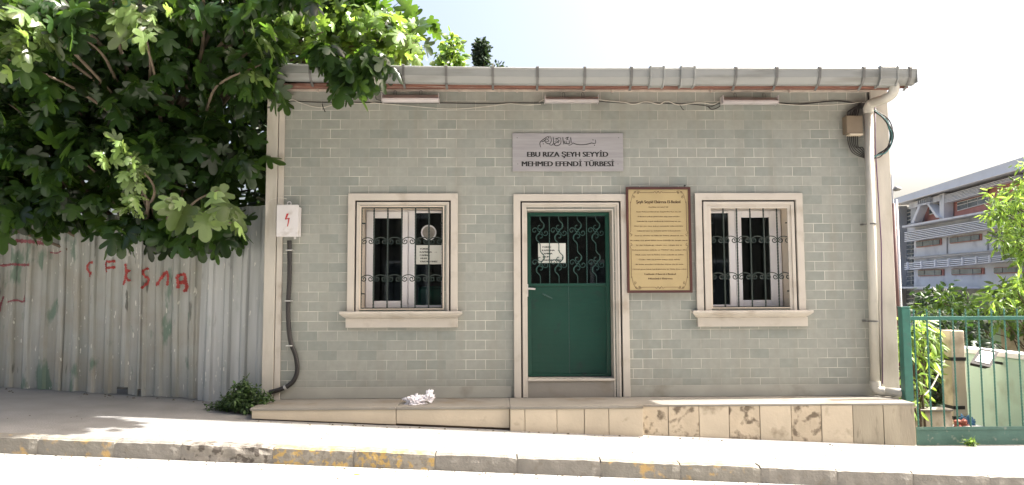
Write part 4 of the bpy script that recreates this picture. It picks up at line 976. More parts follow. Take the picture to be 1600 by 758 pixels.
graffiti('graffiti_letter', [gp([(885, 235), (850, 240), (820, 240), (818, 290), (828, 320)]), gp([(820, 285), (850, 285), (885, 280)])], .014, MT['grafred'])
graffiti('graffiti_letter', [gp([(972, 255), (978, 310), (970, 370), (955, 415)]), gp([(998, 300), (975, 345), (985, 370), (1000, 385)])], .013, MT['grafred'])
graffiti('graffiti_letter', [gp([(1135, 288), (1105, 310), (1112, 345), (1135, 370), (1120, 410), (1090, 440)])], .012, MT['grafred'])
graffiti('graffiti_letter', [gp([(1200, 420), (1215, 400), (1250, 345), (1268, 315), (1280, 350), (1275, 420)]), gp([(1200, 400), (1225, 410)])], .014, MT['grafred'])
graffiti('graffiti_letter', [gp([(1355, 350), (1365, 400), (1362, 440)]), gp([(1355, 350), (1400, 335), (1405, 380), (1370, 400)]), gp([(1370, 395), (1415, 405), (1420, 440), (1395, 465)]), gp([(1408, 375), (1418, 430), (1410, 465)])], .017, MT['grafred'])
graffiti('graffiti_stroke', [gp([(-40, 100), (30, 98), (120, 82), (220, 84), (300, 95), (340, 105)])], .02, MT['grafred2'])
graffiti('graffiti_stroke', [gp([(-40, 270), (40, 265), (100, 258), (170, 262), (235, 262)])], .014, MT['grafred2'])
graffiti('graffiti_stroke', [gp([(385, 168), (430, 172), (478, 160)])], .008, MT['grafred2'])
graffiti('graffiti_stroke', [gp([(60, 545), (130, 530), (180, 540), (195, 490), (200, 545)]), gp([(30, 500), (10, 560), (0, 620)])], .010, MT['grafred2'])

# ------------------------------------------------------------------ leaves
def leaf_template(kind):
    if kind == 'fig':
        h = [(.0, 0), (.10, -.07), (.26, -.06), (.38, .04), (.42, .16), (.33, .22), (.20, .26), (.30, .34), (.46, .46), (.50, .60), (.42, .66), (.28, .60), (.17, .52), (.19, .66), (.19, .82), (.10, .95), (0, 1.0)]
        c = (0, .33)
    elif kind == 'oval':
        h = [(0, 0), (.16, .12), (.25, .35), (.22, .62), (.1, .88), (0, 1)]; c = (0, .45)
    elif kind == 'long':
        h = [(0, 0), (.09, .15), (.13, .4), (.1, .7), (0, 1)]; c = (0, .45)
    elif kind == 'small':
        h = [(0, 0), (.28, .35), (.2, .8), (0, 1)]; c = None
    pts = h+[(-x, y) for x, y in reversed(h[1:-1])]
    v = [(x, y, -.35*abs(x)**1.3*1.0-.18*y*y) for x, y in pts]; n = len(v)
    if c: v.append((c[0], c[1], .03)); f = [(i, (i+1) % n, n) for i in range(n)]
    else: f = [(0, 1, 2, 3), (0, 3, 4, 5)]
    return np.array(v), f
def leaf_mesh(name, P, T_, N_, size, kind, m, parent=None, extra=None):
    """P positions, T_ tip directions, N_ normals (arrays)"""
    tv, tf = leaf_template(kind); n = len(P); k = len(tv)
    T_ = T_/np.linalg.norm(T_, axis=1, keepdims=True)
    N_ = N_-T_*(N_*T_).sum(1, keepdims=True); N_ /= np.linalg.norm(N_, axis=1, keepdims=True)+1e-9
    Xd = np.cross(T_, N_)
    wob = rng.uniform(.8, 1.15, n)[:, None, None]
    co = P[:, None, :]+size[:, None, None]*(tv[None, :, 0:1]*Xd[:, None, :]*wob+tv[None, :, 1:2]*T_[:, None, :]+tv[None, :, 2:3]*N_[:, None, :]*rng.uniform(.4, 1.6, n)[:, None, None])
    co = co.reshape(-1, 3)
    faces = np.concatenate([np.array([list(f)+[-1]*(4-len(f)) for f in tf])[None]+0*np.zeros((n, 1, 1), int)], 0)
    lens = [len(f) for f in tf]; flat = np.concatenate([np.array(f) for f in tf])
    allidx = (flat[None, :]+(np.arange(n)*k)[:, None]).ravel()
    me = bpy.data.meshes.new(name); me.vertices.add(n*k); me.vertices.foreach_set('co', co.ravel())
    me.loops.add(len(allidx)); me.loops.foreach_set('vertex_index', allidx.astype(np.int32))
    nf = n*len(tf); me.polygons.add(nf); L_ = np.tile(np.array(lens), n); st_ = np.concatenate([[0], np.cumsum(L_)[:-1]])
    me.polygons.foreach_set('loop_start', st_.astype(np.int32)); me.polygons.foreach_set('loop_total', L_.astype(np.int32))
    me.update(calc_edges=True)
    at = me.attributes.new('tint', 'FLOAT', 'POINT'); at.data.foreach_set('value', np.repeat(rng.uniform(0, 1, n), k).astype(np.float32))
    me.polygons.foreach_set('use_smooth', np.ones(nf, bool))
    me.materials.append(m)
    o = bpy.data.objects.new(name, me); COL.objects.link(o)
    if parent: o.parent = parent; o.location = -wloc(parent)
    return o
def unit(n):
    v = rng.normal(size=(n, 3)); return v/np.linalg.norm(v, axis=1, keepdims=True)
def clusters(C, rad, per, size, kind, m, name, parent, droop=.5, face=(0, -.35, .6), sz_var=.36):
    """C list of centres; rad radius of a sprig; leaves droop round each centre"""
    C = np.repeat(np.array(C), per, axis=0); n = len(C)
    r_ = rad if np.isscalar(rad) else np.repeat(np.array(rad), per)[:, None]
    off = unit(n)*rng.uniform(.15, 1, (n, 1))*r_; off[:, 2] *= .8
    P = C+off
    T_ = off/np.linalg.norm(off, axis=1, keepdims=True)*.8+unit(n)*.5+np.array([0, 0, -droop])
    N_ = unit(n)*.65+np.array(face)
    s = size*rng.uniform(1-sz_var, 1+sz_var, n)
    return leaf_mesh(name, P, T_, N_, s, kind, m, parent)
def inpoly(x, y, poly):
    c = False; j = len(poly)-1
    for i in range(len(poly)):
        xi, yi = poly[i]; xj, yj = poly[j]
        if (yi > y) != (yj > y) and x < (xj-xi)*(y-yi)/(yj-yi)+xi: c = not c
        j = i
    return c
def sample_poly(poly, n, Yf, fn_=None):
    """centres spread through a volume whose silhouette is poly; Yf(px,py) -> depth range"""
    xs0 = [p[0] for p in poly]; ys0 = [p[1] for p in poly]; out = []
    while len(out) < n:
        x = random.uniform(min(xs0), max(xs0)); y = random.uniform(min(ys0), max(ys0))
        if not inpoly(x, y, poly): continue
        a, b_ = Yf(x, y); out.append(tuple(pY(x, y, random.uniform(a, b_))))
    return out
def branch(b, p0, p1, r0, r1, sag=.1, n=6):
    p0 = Vector(p0); p1 = Vector(p1); L0 = (p1-p0).length
    q = [p0, p0.lerp(p1, .35)+Vector((random.uniform(-.1, .1)*L0*.5, random.uniform(-.1, .1)*L0*.5, sag*L0)), p0.lerp(p1, .7)+Vector((random.uniform(-.1, .1)*L0*.4, random.uniform(-.1, .1)*L0*.4, sag*L0*.8)), p1]
    pth = smooth_path(q, n); m_ = len(pth)
    b.tube(pth, [r0+(r1-r0)*i/(m_-1) for i in range(m_)], 6)

# ---- fig tree
fig = empty('fig_tree', (-4.4, 1.3, -1.2), 'large fig tree with broad lobed leaves hanging over the metal fence and gutter', 'tree')
poly = [(-260, -130), (-260, 350), (-60, 355), (0, 352), (50, 345), (110, 332), (170, 352), (230, 368), (275, 388), (318, 380), (345, 372), (385, 352), (372, 320), (340, 300), (385, 285), (418, 255), (428, 190), (420, 140), (425, 100), (440, 70), (490, 62), (560, 70), (620, 78), (655, 72), (655, 45), (625, 20), (585, 8), (560, -10), (560, -110), (300, -150)]
def Yr(x, y):
    if x > 425: return (-.15, 1.3)
    if y > 300: return (-.15, .45)
    if y > 150: return (-.25, 1.0)
    if y > 40: return ((-.42, 1.4) if x > 150 else (-.7, 1.4))
    return (-.6, 1.8)
C1 = sample_poly(poly, 760, Yr)
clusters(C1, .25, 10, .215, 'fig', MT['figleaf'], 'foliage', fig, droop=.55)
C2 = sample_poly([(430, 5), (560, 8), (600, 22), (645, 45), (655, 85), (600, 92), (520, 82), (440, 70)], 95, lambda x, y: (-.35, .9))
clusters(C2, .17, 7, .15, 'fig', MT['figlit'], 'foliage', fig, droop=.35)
C3 = sample_poly([(490, 60), (530, 75), (600, 75), (612, 100), (570, 125), (548, 140), (522, 125), (500, 90)], 24, lambda x, y: (-.75, -.55))
clusters(C3, .13, 6, .19, 'fig', MT['figleaf'], 'foliage', fig, droop=1.1)
# sprays that hang out past the shade of the building
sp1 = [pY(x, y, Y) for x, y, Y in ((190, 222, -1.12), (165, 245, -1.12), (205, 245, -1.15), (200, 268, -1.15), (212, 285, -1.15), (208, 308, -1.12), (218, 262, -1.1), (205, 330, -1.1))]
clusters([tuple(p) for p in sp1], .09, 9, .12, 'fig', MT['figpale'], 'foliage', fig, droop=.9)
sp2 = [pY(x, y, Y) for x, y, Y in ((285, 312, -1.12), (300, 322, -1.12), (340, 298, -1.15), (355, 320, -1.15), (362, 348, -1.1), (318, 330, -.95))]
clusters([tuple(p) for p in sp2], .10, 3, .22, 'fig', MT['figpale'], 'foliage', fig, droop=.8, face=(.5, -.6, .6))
sp3 = sample_poly([(0, 10), (130, 0), (110, 60), (0, 110)], 34, lambda x, y: (-1.25, -.85))+sample_poly([(150, -30), (520, -40), (520, 0), (250, 22), (160, 30)], 26, lambda x, y: (-1.0, -.6))
over = []
while len(over) < 120:
    X, Y, Z = random.uniform(-5.6, -.4), random.uniform(-2.15, -1.6), random.uniform(3.05, 4.2)
    lim = -4.1 if Y > -1.6 else -4.25
    if X-.832*(Z+1.25)+.2 < lim and Z > 2.95+.0*X: over.append((X, Y, Z))
n0 = 0
while n0 < 110:
    X, Y, Z = random.uniform(-3, .5), random.uniform(-1.65, -.78), random.uniform(3.3, 4.2)
    g = X-.832*(Z+1.25); lim = -3.6 if Y > -1.0 else (-4.05 if Y > -1.3 else -4.4)
    if -5.4 < g < lim: over.append((X, Y, Z)); n0 += 1
sp3 += over+sample_poly([(380, 20), (430, 20), (430, 130), (390, 130)], 8, lambda x, y: (-.9, -.65))
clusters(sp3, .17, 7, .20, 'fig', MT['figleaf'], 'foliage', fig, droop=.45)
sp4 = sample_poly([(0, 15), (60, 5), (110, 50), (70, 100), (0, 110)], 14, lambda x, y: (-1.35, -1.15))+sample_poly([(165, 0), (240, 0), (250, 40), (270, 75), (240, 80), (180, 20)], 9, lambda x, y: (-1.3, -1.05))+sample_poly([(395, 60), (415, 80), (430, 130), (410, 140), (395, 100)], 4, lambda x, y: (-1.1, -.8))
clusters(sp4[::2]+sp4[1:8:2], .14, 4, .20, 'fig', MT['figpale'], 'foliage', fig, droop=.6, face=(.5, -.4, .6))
b = MB()
base = Vector((-4.4, 1.3, -1.25))
b.tube(smooth_path([base, base+Vector((.1, -.1, 1.0)), base+Vector((-.1, -.2, 2.0)), base+Vector((.2, -.3, 3.3)), base+Vector((.3, -.3, 4.6))], 5), [.2-.15*i/20 for i in range(21)], 9)
b.build('trunk', MT['bark'], fig, smooth=True)
b = MB()
for k in range(0, len(C1), 17):
    s0 = base+Vector((random.uniform(-.1, .2), -.2, random.uniform(1.2, 3.2))); branch(b, s0, C1[k], .03, .006, .05)
for p in sp1[::2]+sp2[::2]: branch(b, base+Vector((.1, -.1, 1.5)), p, .028, .006, .08)
for k in range(0, len(C2), 8): branch(b, base+Vector((.25, -.3, 3.4)), C2[k], .03, .006, .06)
for p in sp4[::5]: branch(b, base+Vector((.2, -.3, 2.8)), p, .03, .006, .08)
for k in range(0, len(sp3), 16): branch(b, base+Vector((.2, -.3, 3.2)), sp3[k], .03, .006, .08)
b.build('limb', MT['bark'], fig, smooth=True)

# ---- dense trees behind the fence
def tree(name, label, base, top, cents, rad, per, size, kind, m, r0=.12, group=None, cat='tree', face=(0, -.3, .6), droop=.3):
    t = empty(name, base, label, cat, group)
    clusters(cents, rad, per, size, kind, m, 'crown', t, droop=droop, face=face)
    b = MB(); base = Vector(base); top = Vector(top)
    b.tube(smooth_path([base, base.lerp(top, .4)+Vector((.05, 0, 0)), top], 5), [r0*(1-.8*i/10) for i in range(11)], 7)
    for k in range(0, len(cents), max(1, len(cents)//24)):
        branch(b, base.lerp(top, random.uniform(.35, .9)), cents[k], r0*.3, .008, .05)
    b.build('trunk', MT['barkdark'], t, smooth=True); return t
Cd = sample_poly([(-260, -200), (-260, 330), (470, 330), (475, 90), (520, -10), (520, -200)], 520, lambda x, y: (2.0, 4.0))
Cd += sample_poly([(395, 90), (475, 90), (470, 335), (395, 335)], 70, lambda x, y: (2.0, 3.4))
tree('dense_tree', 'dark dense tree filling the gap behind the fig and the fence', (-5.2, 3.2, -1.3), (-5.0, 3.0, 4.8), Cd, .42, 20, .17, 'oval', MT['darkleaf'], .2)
Cr = sample_poly([(-160, 20), (150, 40), (190, 130), (130, 210), (-160, 230)], 130, lambda x, y: (-.1, 1.2))
tree('feathery_tree', 'feathery green tree with small leaflets at the upper left of the fig', (-6.2, 1.6, -1.2), (-6.0, 1.2, 2.8), Cr, .24, 34, .09, 'long', MT['robleaf'], .1, droop=.15)

# ---- trees beyond the roof
def far_tree(name, label, px, pytop, pybot, D, wpx, n, per, size, m, kind='small', cat='tree', shape=None, group=None, pz=None):
    cents = []
    for _ in range(n):
        t = random.random(); hw = shape(t)*wpx; y = pytop+(pybot-pytop)*t
        p = pD(px+random.uniform(-hw, hw), y, D+random.uniform(-hw, hw)/F*D*.8); cents.append(tuple(p))
    base = pD(px, pybot, D); base.z = pz if pz is not None else -2.5
    top = pD(px, pytop+2, D)
    return tree(name, label, base, top, cents, size*1.7, per, size, kind, m, .12*D/20, group, cat)
far_tree('cypress_tree', 'slender dark cypress tip rising over the gutter', 752, 66, 190, 30, 9, 260, 26, .16, MT['cypress'], shape=lambda t: (.12+.9*t**.6), pz=-2)
far_tree('airy_tree', 'airy light green treetop just above the gutter left of the cypress', 702, 62, 190, 17, 26, 90, 16, .17, MT['brightleaf'], 'oval', shape=lambda t: .35+.8*t, pz=-2)
far_tree('low_tree', 'low dark treetop barely showing above the gutter beside the cypress', 770, 98, 190, 33, 30, 60, 26, .2, MT['cypress'], shape=lambda t: .4+.8*t, pz=-2)

# ------------------------------------------------------------------ weeds
def plant(name, label, base, n, h, spread, size, kind, m, droop=0, cat='plant', per=7, rad=.06, face=(0, -.3, .7)):
    t = empty(name, base, label, cat); cents = []; b = MB(); base = Vector(base)
    for k in range(n):
        a = random.uniform(0, 6.28); rr = spread*random.random()**.6
        tip = base+Vector((rr*math.cos(a), rr*.5*math.sin(a), h*random.uniform(.25, 1)*(1-.5*rr/spread)))
        pts = smooth_path([base+Vector((rr*.3*math.cos(a), rr*.15*math.sin(a), 0)), base.lerp(tip, .6)+Vector((0, 0, .03)), tip], 4)
        b.tube(pts, .0035, 4)
        for q in (.45, .7, 1): cents.append(tuple(pts[min(len(pts)-1, int(q*(len(pts)-1)))]))
    clusters(cents, rad, per, size, kind, m, 'leaves', t, droop=droop, face=face); b.build('stems', MT['weedleaf'], t); return t
wp = pY(388, 650, -.25); plant('weed_clump', 'bushy dark green weed growing at the foot of the left building corner', (wp.x, -.28, zs(wp.x, -.3)), 70, .42, .26, .045, 'oval', MT['weedleaf'], per=9, rad=.05)
wp = pY(358, 655, -.2); plant('low_weed', 'low spreading weed at the foot of the fence beside the bushy weed', (wp.x, -.15, zs(wp.x, -.2)), 26, .12, .26, .035, 'oval', MT['weedleaf'], per=7, rad=.05)
wp = pY(1521, 696, -.42); plant('seedling', 'tiny bright green seedling at the foot of the green gate panel', (wp.x, -.42, zs(wp.x, -.42)), 9, .07, .09, .04, 'long', MT['brightleaf'], per=4, rad=.02)
for (px, py, lab) in ((552, 741, 'dry leaf scrap on the road below the yellow kerb stones'), (1078, 742, 'pale leaf lying against the kerb below the gold plaque')):
    d0 = ray(px, py); t_ = (-1.50-.0468*0)/d0.z
    for _ in range(6): 
        p = CAM+d0*t_; t_ *= (zroad(p.x, p.y)+.006)/p.z
    p = CAM+d0*t_
    o = leaf_mesh('fallen_leaf', np.array([tuple(p)]), np.array([[1, .2, .02]]), np.array([[0, -.2, 1.]]), np.array([.07]), 'oval', MT['brightleaf']); tag(o, lab, 'leaf')

# grit and leaf crumbs along the kerb, the ledge foot and the fence foot
gb = MB()
def crumb(x, y, z, q):
    a = random.uniform(0, 6.28); n_ = 5
    vs = [(x+q*math.cos(a+k*6.28/n_)*random.uniform(.6, 1.3), y+q*math.sin(a+k*6.28/n_)*random.uniform(.5, 1.2), z) for k in range(n_)]+[(x+q*.1, y, z+q*.7)]
    gb.add(vs, [(k, (k+1) % n_, n_) for k in range(n_)])
for _ in range(420):
    u = random.random(); x = random.uniform(-6, 6)
    if u < .5: y = KY-.16-abs(random.gauss(0, .07)); z = zroad(x, y)+.001; q = random.uniform(.004, .014)
    elif u < .62: y = random.uniform(-3.2, KY-.2); z = zroad(x, y)+.001; q = random.uniform(.006, .02)
    elif u < .85 and x < 4.2: y = -.68-abs(random.gauss(0, .05)) if x > -2.4 else fence_y(x)-.06-abs(random.gauss(0, .12)); z = zs(x, y)+.001; q = random.uniform(.005, .018)
    else: y = random.uniform(-1.65, -.75); z = zs(x, y)+.001; q = random.uniform(.003, .009)
    crumb(x, y, z, q)
tag(gb.build('grit', mat('brown_grit', (.10, .085, .055), .95, var=.4, scale=30)), 'grit and dry leaf crumbs scattered along kerb and pavement', 'grit', kind='stuff')

# ------------------------------------------------------------------ green railing on the right
RY = -.30
rl = empty('green_railing', (5.5, RY, -1.6), 'green metal gate railing of twisted bars above a solid sheet right of the building', 'railing')
xp0, ztop = XZ(1412, 481, RY); zpan = XZ(1500, 667, RY)[1]; zr = XZ(1500, 497, RY)[1]
RXE = 8.6
MB().box(xp0-.045, xp0+.045, RY-.045, RY+.045, LZ-.02, ztop).build('post', MT['railgreen'], rl, bevel=.006)
MB().box(xp0-.05, xp0+.05, RY-.05, RY+.05, ztop+.0005, ztop+.012).build('post_cap', MT['railgreen'], rl, bevel=.003)
MB().box(xp0+.046, RXE, RY-.018, RY+.018, zr-.022, zr+.018).build('top_rail', MT['railgreen'], rl, bevel=.003)
xpl = pY(1429, 680, RY).x
MB().box(xpl+.02, RXE, RY-.006, RY+.006, -1.72, zpan).build('sheet_panel', MT['panelgreen'], rl)
MB().box(xpl+.018, RXE, RY-.014, RY-.0065, zpan-.03, zpan+.004).build('panel_rail', MT['panelgreen'], rl, bevel=.002)
x = XZ(1430.5, 560, RY)[0]
while x < RXE:
    b = MB(); twisted(b, x, RY, zpan+.004, zr+.10, .0068); b.build('bar', MT['railgreen'], rl); x += .1415
MB().box(RXE, RXE+.09, RY-.045, RY+.045, -1.8, ztop).build('post', MT['railgreen'], rl)

# ------------------------------------------------------------------ garden behind the railing
def wallslab(A, Bp, z0, z1a, z1b, th, name, m, par):
    A = Vector(A); Bp = Vector(Bp); d_ = (Bp-A).normalized(); nrm = Vector((-d_.y, d_.x))*th
    def q(p, z): return (p.x, p.y, z)
    return MB().hexa([q(A, z0), q(Bp, z0), q(Bp+nrm, z0), q(A+nrm, z0)], [q(A, z1a), q(Bp, z1b), q(Bp+nrm, z1b), q(A+nrm, z1a)]).build(name, m, par, bevel=.01)
P1 = pD(1474, 547, 11.2); P2 = pD(1610, 563, 9.3)
gw = empty('garden_wall', (P1.x, P1.y, -2.5), 'mint green garden wall with white coping behind the railing', 'wall')
dw = (Vector((P2.x, P2.y))-Vector((P1.x, P1.y))).normalized(); P2x = Vector((P2.x, P2.y))
wallslab((P1.x, P1.y), (P2x.x, P2x.y), -2.7, P1.z, P2.z, .2, 'wall_body', MT['mint'], gw)
n2_ = Vector((-dw.y, dw.x))*-.035; Ac = Vector((P1.x, P1.y))-dw*.05+n2_; Bc = P2x+n2_
b = MB(); nn = Vector((-dw.y, dw.x))*.27
b.hexa([(Ac.x, Ac.y, P1.z+.001), (Bc.x, Bc.y, P2.z+.001), ((Bc+nn).x, (Bc+nn).y, P2.z+.001), ((Ac+nn).x, (Ac+nn).y, P1.z+.001)], [(Ac.x, Ac.y, P1.z+.07), (Bc.x, Bc.y, P2.z+.07), ((Bc+nn).x, (Bc+nn).y, P2.z+.07), ((Ac+nn).x, (Ac+nn).y, P1.z+.07)]); b.build('coping', MT['white'], gw, bevel=.008)
# pillar with black straps
pp = pD(1493, 600, 10.0); zt_ = pD(1495, 516, 10.0).z
gp_ = empty('gate_pillar', (pp.x, pp.y, -2.5), 'cream square pillar with black iron straps in front of the mint wall', 'pillar')
MB().box(pp.x-.105, pp.x+.09, pp.y-.1, pp.y+.1, -2.7, zt_).build('shaft', MT['cream'], gp_, bevel=.012)
for y in (561, 637, 653):
    z = pD(1493, y, 9.9).z; MB().box(pp.x-.111, pp.x+(.096 if y == 561 else .05), pp.y-.106, pp.y+.106, z-.024, z+.022).build('strap', MT['groove'], gp_)
# hut behind
hq = pD(1540, 503, 14.0)
hb = empty('garden_shed', (hq.x+1, hq.y+1, -2.5), 'low cream shed with pale flat top beyond the mint wall', 'shed')
MB().box(hq.x+.28, hq.x+4, hq.y, hq.y+2, -2.9, hq.z-.06).build('shed_wall', MT['cream'], hb)
MB().box(hq.x, hq.x+.279, hq.y-.01, hq.y+2, -2.9, hq.z-.06).build('corner_post', MT['mint'], hb)
MB().box(hq.x-.05, hq.x+4.1, hq.y-.08, hq.y+2.1, hq.z-.058, hq.z+.03).build('shed_roof', MT['white'], hb, bevel=.01)
# low kerb wall & paving
k0 = pD(1428, 643, 9.6); k1 = pD(1482, 643, 9.6)
lw = empty('low_wall', (k0.x, k0.y, -2.5), 'low grey concrete wall just behind the left end of the railing', 'wall')
MB().box(k0.x-.6, k1.x+.05, k0.y, k0.y+.15, -2.7, k0.z).build('wall_body', MT['cream'], lw, bevel=.01)
MB().box(k0.x-.6, k1.x+.05, k0.y-.03, k0.y+.18, k0.z+.001, k0.z+.03).build('coping', MT['slab'], lw, bevel=.008)
# floodlight
fl_c = pD(1537, 559, 9.75)
fl = empty('floodlight', (fl_c.x, fl_c.y, fl_c.z), 'black framed floodlight tilted up on the mint wall', 'floodlight')
q = [pD(1516, 567, 9.55), pD(1548, 574, 9.55), pD(1561, 549, 9.75), pD(1531, 544, 9.75)]
nr = (q[1]-q[0]).cross(q[3]-q[0]).normalized()
if nr.y > 0: nr = -nr
cen = sum(q, Vector())/4
b = MB(); b.hexa(q, [p+(cen-p)*.25-nr*.09 for p in q]); b.build('lamp_housing', MT['groove'], fl)
qi = [p+(cen-p)*.30+nr*.002 for p in q]; MB().hexa(qi, [p+nr*.004 for p in qi]).build('lamp_glass', MT['lensglass'], fl)
b = MB(); b.tube([cen-nr*.06, pD(1565, 568, 9.85), pD(1570, 572, 9.9)], .018, 8); b.build('bracket_arm', MT['cable_b'], fl)
wire([(1476, 563, 1.7), (1466, 585, 1.6), (1455, 606, 1.5), (1444, 618, 1.4)], .010, MT['cable_w'], 'pale cable slanting down left of the cream pillar behind the railing')
# junk at the pillar foot
jk = pD(1512, 662, 9.55)
ju = empty('junk_pile', (jk.x, jk.y, -1.75), 'small pile of red and blue junk behind the green sheet panel', 'junk')
crumple('red_scrap', (jk.x-.08, jk.y, jk.z-.06), .07, .06, .10, MT['rubble'], 2.2, ju); crumple('blue_scrap', (jk.x+.04, jk.y+.08, jk.z-.05), .08, .06, .11, MT['blueplastic'], 5.2, ju)
MB().box(jk.x-.09, jk.x+.11, jk.y-.08, jk.y-.03, jk.z-.06, jk.z-.02).build('plank', MT['white'], ju, bevel=.004)
MB().box(jk.x-.3, jk.x+.3, jk.y-.12, jk.y+.3, -2.6, jk.z-.061).build('block', MT['concrete'], ju)

# plants by the building corner
def shrub(name, label, poly, n, D0, D1, rad, per, size, kind, m, base=None, cat='shrub', droop=.3, face=(0, -.3, .6)):
    cs = sample_poly(poly, n, lambda x, y: (D0-8.2, D1-8.2)); a = np.mean(np.array(cs), axis=0)
    return tree(name, label, (a[0], a[1], -2.5), (a[0], a[1], a[2]), cs, rad, per, size, kind, m, .03, cat=cat, droop=droop, face=face)
shrub('laurel_shrub', 'bright shrub with long drooping leaves squeezed between the building corner and the railing', [(1418, 492), (1440, 500), (1462, 520), (1460, 560), (1445, 600), (1452, 640), (1418, 650), (1412, 560)], 46, 9.0, 10.2, .13, 12, .17, 'long', MT['brightleaf'], droop=.6)
shrub('dark_shrub', 'dark shrub behind the cream pillar and the railing', [(1425, 500), (1540, 500), (1545, 560), (1480, 640), (1425, 645)], 120, 11.6, 12.8, .25, 18, .12, 'oval', MT['darkleaf'])
shrub('mixed_shrub', 'loose bush with sunlit tips above the railing in front of the far building', [(1445, 468), (1480, 452), (1520, 470), (1560, 455), (1600, 440), (1700, 430), (1700, 520), (1540, 515), (1440, 505)], 120, 13, 15, .26, 18, .13, 'oval', MT['shrubleaf'])
shrub('sunlit_shrub', 'yellow green sunlit shrub at the right edge above the shed', [(1545, 462), (1572, 432), (1600, 418), (1700, 400), (1700, 500), (1560, 490)], 60, 11.8, 12.6, .20, 12, .16, 'long', MT['brightleaf'])
shrub('round_bush', 'dark round bush below the awning of the far building', [(1440, 460), (1455, 450), (1480, 450), (1490, 466), (1488, 490), (1440, 490)], 40, 17, 18, .28, 20, .14, 'oval', MT['darkleaf'])
# tree at the right edge: pinnate sprays
rt = sample_poly([(1548, 295), (1575, 275), (1590, 262), (1680, 240), (1700, 400), (1600, 395), (1580, 390), (1560, 350), (1535, 330), (1545, 320)], 80, lambda x, y: (4.2, 5.6))
rt += sample_poly([(1556, 375), (1600, 360), (1640, 400), (1600, 412), (1565, 395)], 18, lambda x, y: (4.2, 5.2))
tree('ailanthus_tree', 'tree with feathery sunlit sprays reaching in at the right edge', (11.6, 5.2, -2.5), (11.2, 5.0, 2.0), rt, .20, 26, .14, 'long', MT['brightleaf'], .09, droop=.35)
cover_c = sample_poly([(1560, 300), (1700, 280), (1700, 400), (1590, 400)], 46, lambda x, y: (5.0, 6.5))
tree('leafy_tree', 'darker leafy crown behind the feathery sprays at the right edge', (12.6, 6.2, -2.5), (12.2, 6.0, 2.0), cover_c, .28, 20, .14, 'oval', MT['shrubleaf'], .09)

# ------------------------------------------------------------------ far office building
fb = empty('office_building', (30, 40, -2.5), 'long pale concrete office building with louvres and red brick upper floor on the right', 'building')
A0 = pD(1404, 400, 52); dd = ray(955, 433); dd = Vector((dd.x, dd.y, 0)).normalized()      # wall runs away along dd
NN = Vector((-dd.y, dd.x, 0))                       # outward, towards the left
if NN.x > 0: NN = -NN
def FP(px, py, out=0):
    r_ = ray(px, py); o = A0+NN*out
    t = (o-CAM).dot(NN)/r_.dot(NN); return CAM+r_*t
def fslab(c, o0, o1, name, m, par, bev=0):
    P0 = [FP(x, y, 0) for x, y in c]
    return MB().hexa([p+NN*o0 for p in P0], [p+NN*o1 for p in P0]).build(name, m, par, bevel=bev)
def ln(a, b):                                        # a picture line: y at x
    return lambda x: a[1]+(b[1]-a[1])*(x-a[0])/(b[0]-a[0])
Ltop = ln((1405, 312), (1600, 251)); Lband = ln((1405, 321), (1600, 268)); Lbr = ln((1424, 353.5), (1561.6, 329.5))
Llv1 = ln((1424, 362), (1600, 335)); Llv2 = ln((1424, 377), (1600, 356)); Lmid = ln((1426, 401.5), (1567, 390))
Lw3 = ln((1430, 423), (1600, 417)); Llow = ln((1410, 449), (1600, 446)); Lbot = ln((1405, 520), (1620, 545))
def strip(x0, x1, La, Lb, o0, o1, name, m, par=None):
    return fslab([(x0, La(x0)), (x1, La(x1)), (x1, Lb(x1)), (x0, Lb(x0))], o0, o1, name, m, par or fb)
off = lambda L_, d_: (lambda x: L_(x)+d_)
XE = 1690
strip(1407, XE, Lband, Lbr, -8, -.6, 'upper_wall', MT['concrete'])
strip(1407, XE, Lbr, Lbot, -8, -.2, 'wall', MT['concrete'])
strip(1405, XE, Ltop, Lband, -9, .6, 'roof_edge', MT['roofband'])
strip(1405, XE, off(Lband, 0), off(Lband, 1.2), .61, .75, 'roof_trim', MT['white'])
# small roof housing at the right end
fslab([(1577, 255), (1640, 235), (1640, 246), (1577, 262)], -4, -.3, 'roof_housing', MT['roofband'], fb)
# brick storey
for a, c_ in ((1437, 1476), (1482, 1600)):
    strip(a, c_, off(Lband, 6), off(Lbr, -1), -.59, -.3, 'brick_wall', MT['brick'])
def fwin(x0, x1, La, Lb, n, par=None, o=0):
    f = empty('window', FP((x0+x1)/2, La(x0), 0), parent=fb)
    strip(x0, x1, La, Lb, o-.02, o+.05, 'frame', MT['white'], f)
    w_ = (x1-x0)/n
    for k in range(n):
        for (ta, tb) in ((.08, .34), (.42, .92)) if n > 2 or True else ((.1, .9),):
            M1 = lambda x, ta=ta: La(x)+(Lb(x)-La(x))*ta; M2 = lambda x, tb=tb: La(x)+(Lb(x)-La(x))*tb
            strip(x0+w_*k+.7, x0+w_*(k+1)-.4, M1, M2, o+.051, o+.07, 'pane', MT['farglass'], f)
fwin(1489, 1537, off(Lband, 18.5), off(Lband, 32), 3, o=-.28)
fwin(1446, 1475, off(Lband, 12), off(Lband, 26), 3, o=-.28)
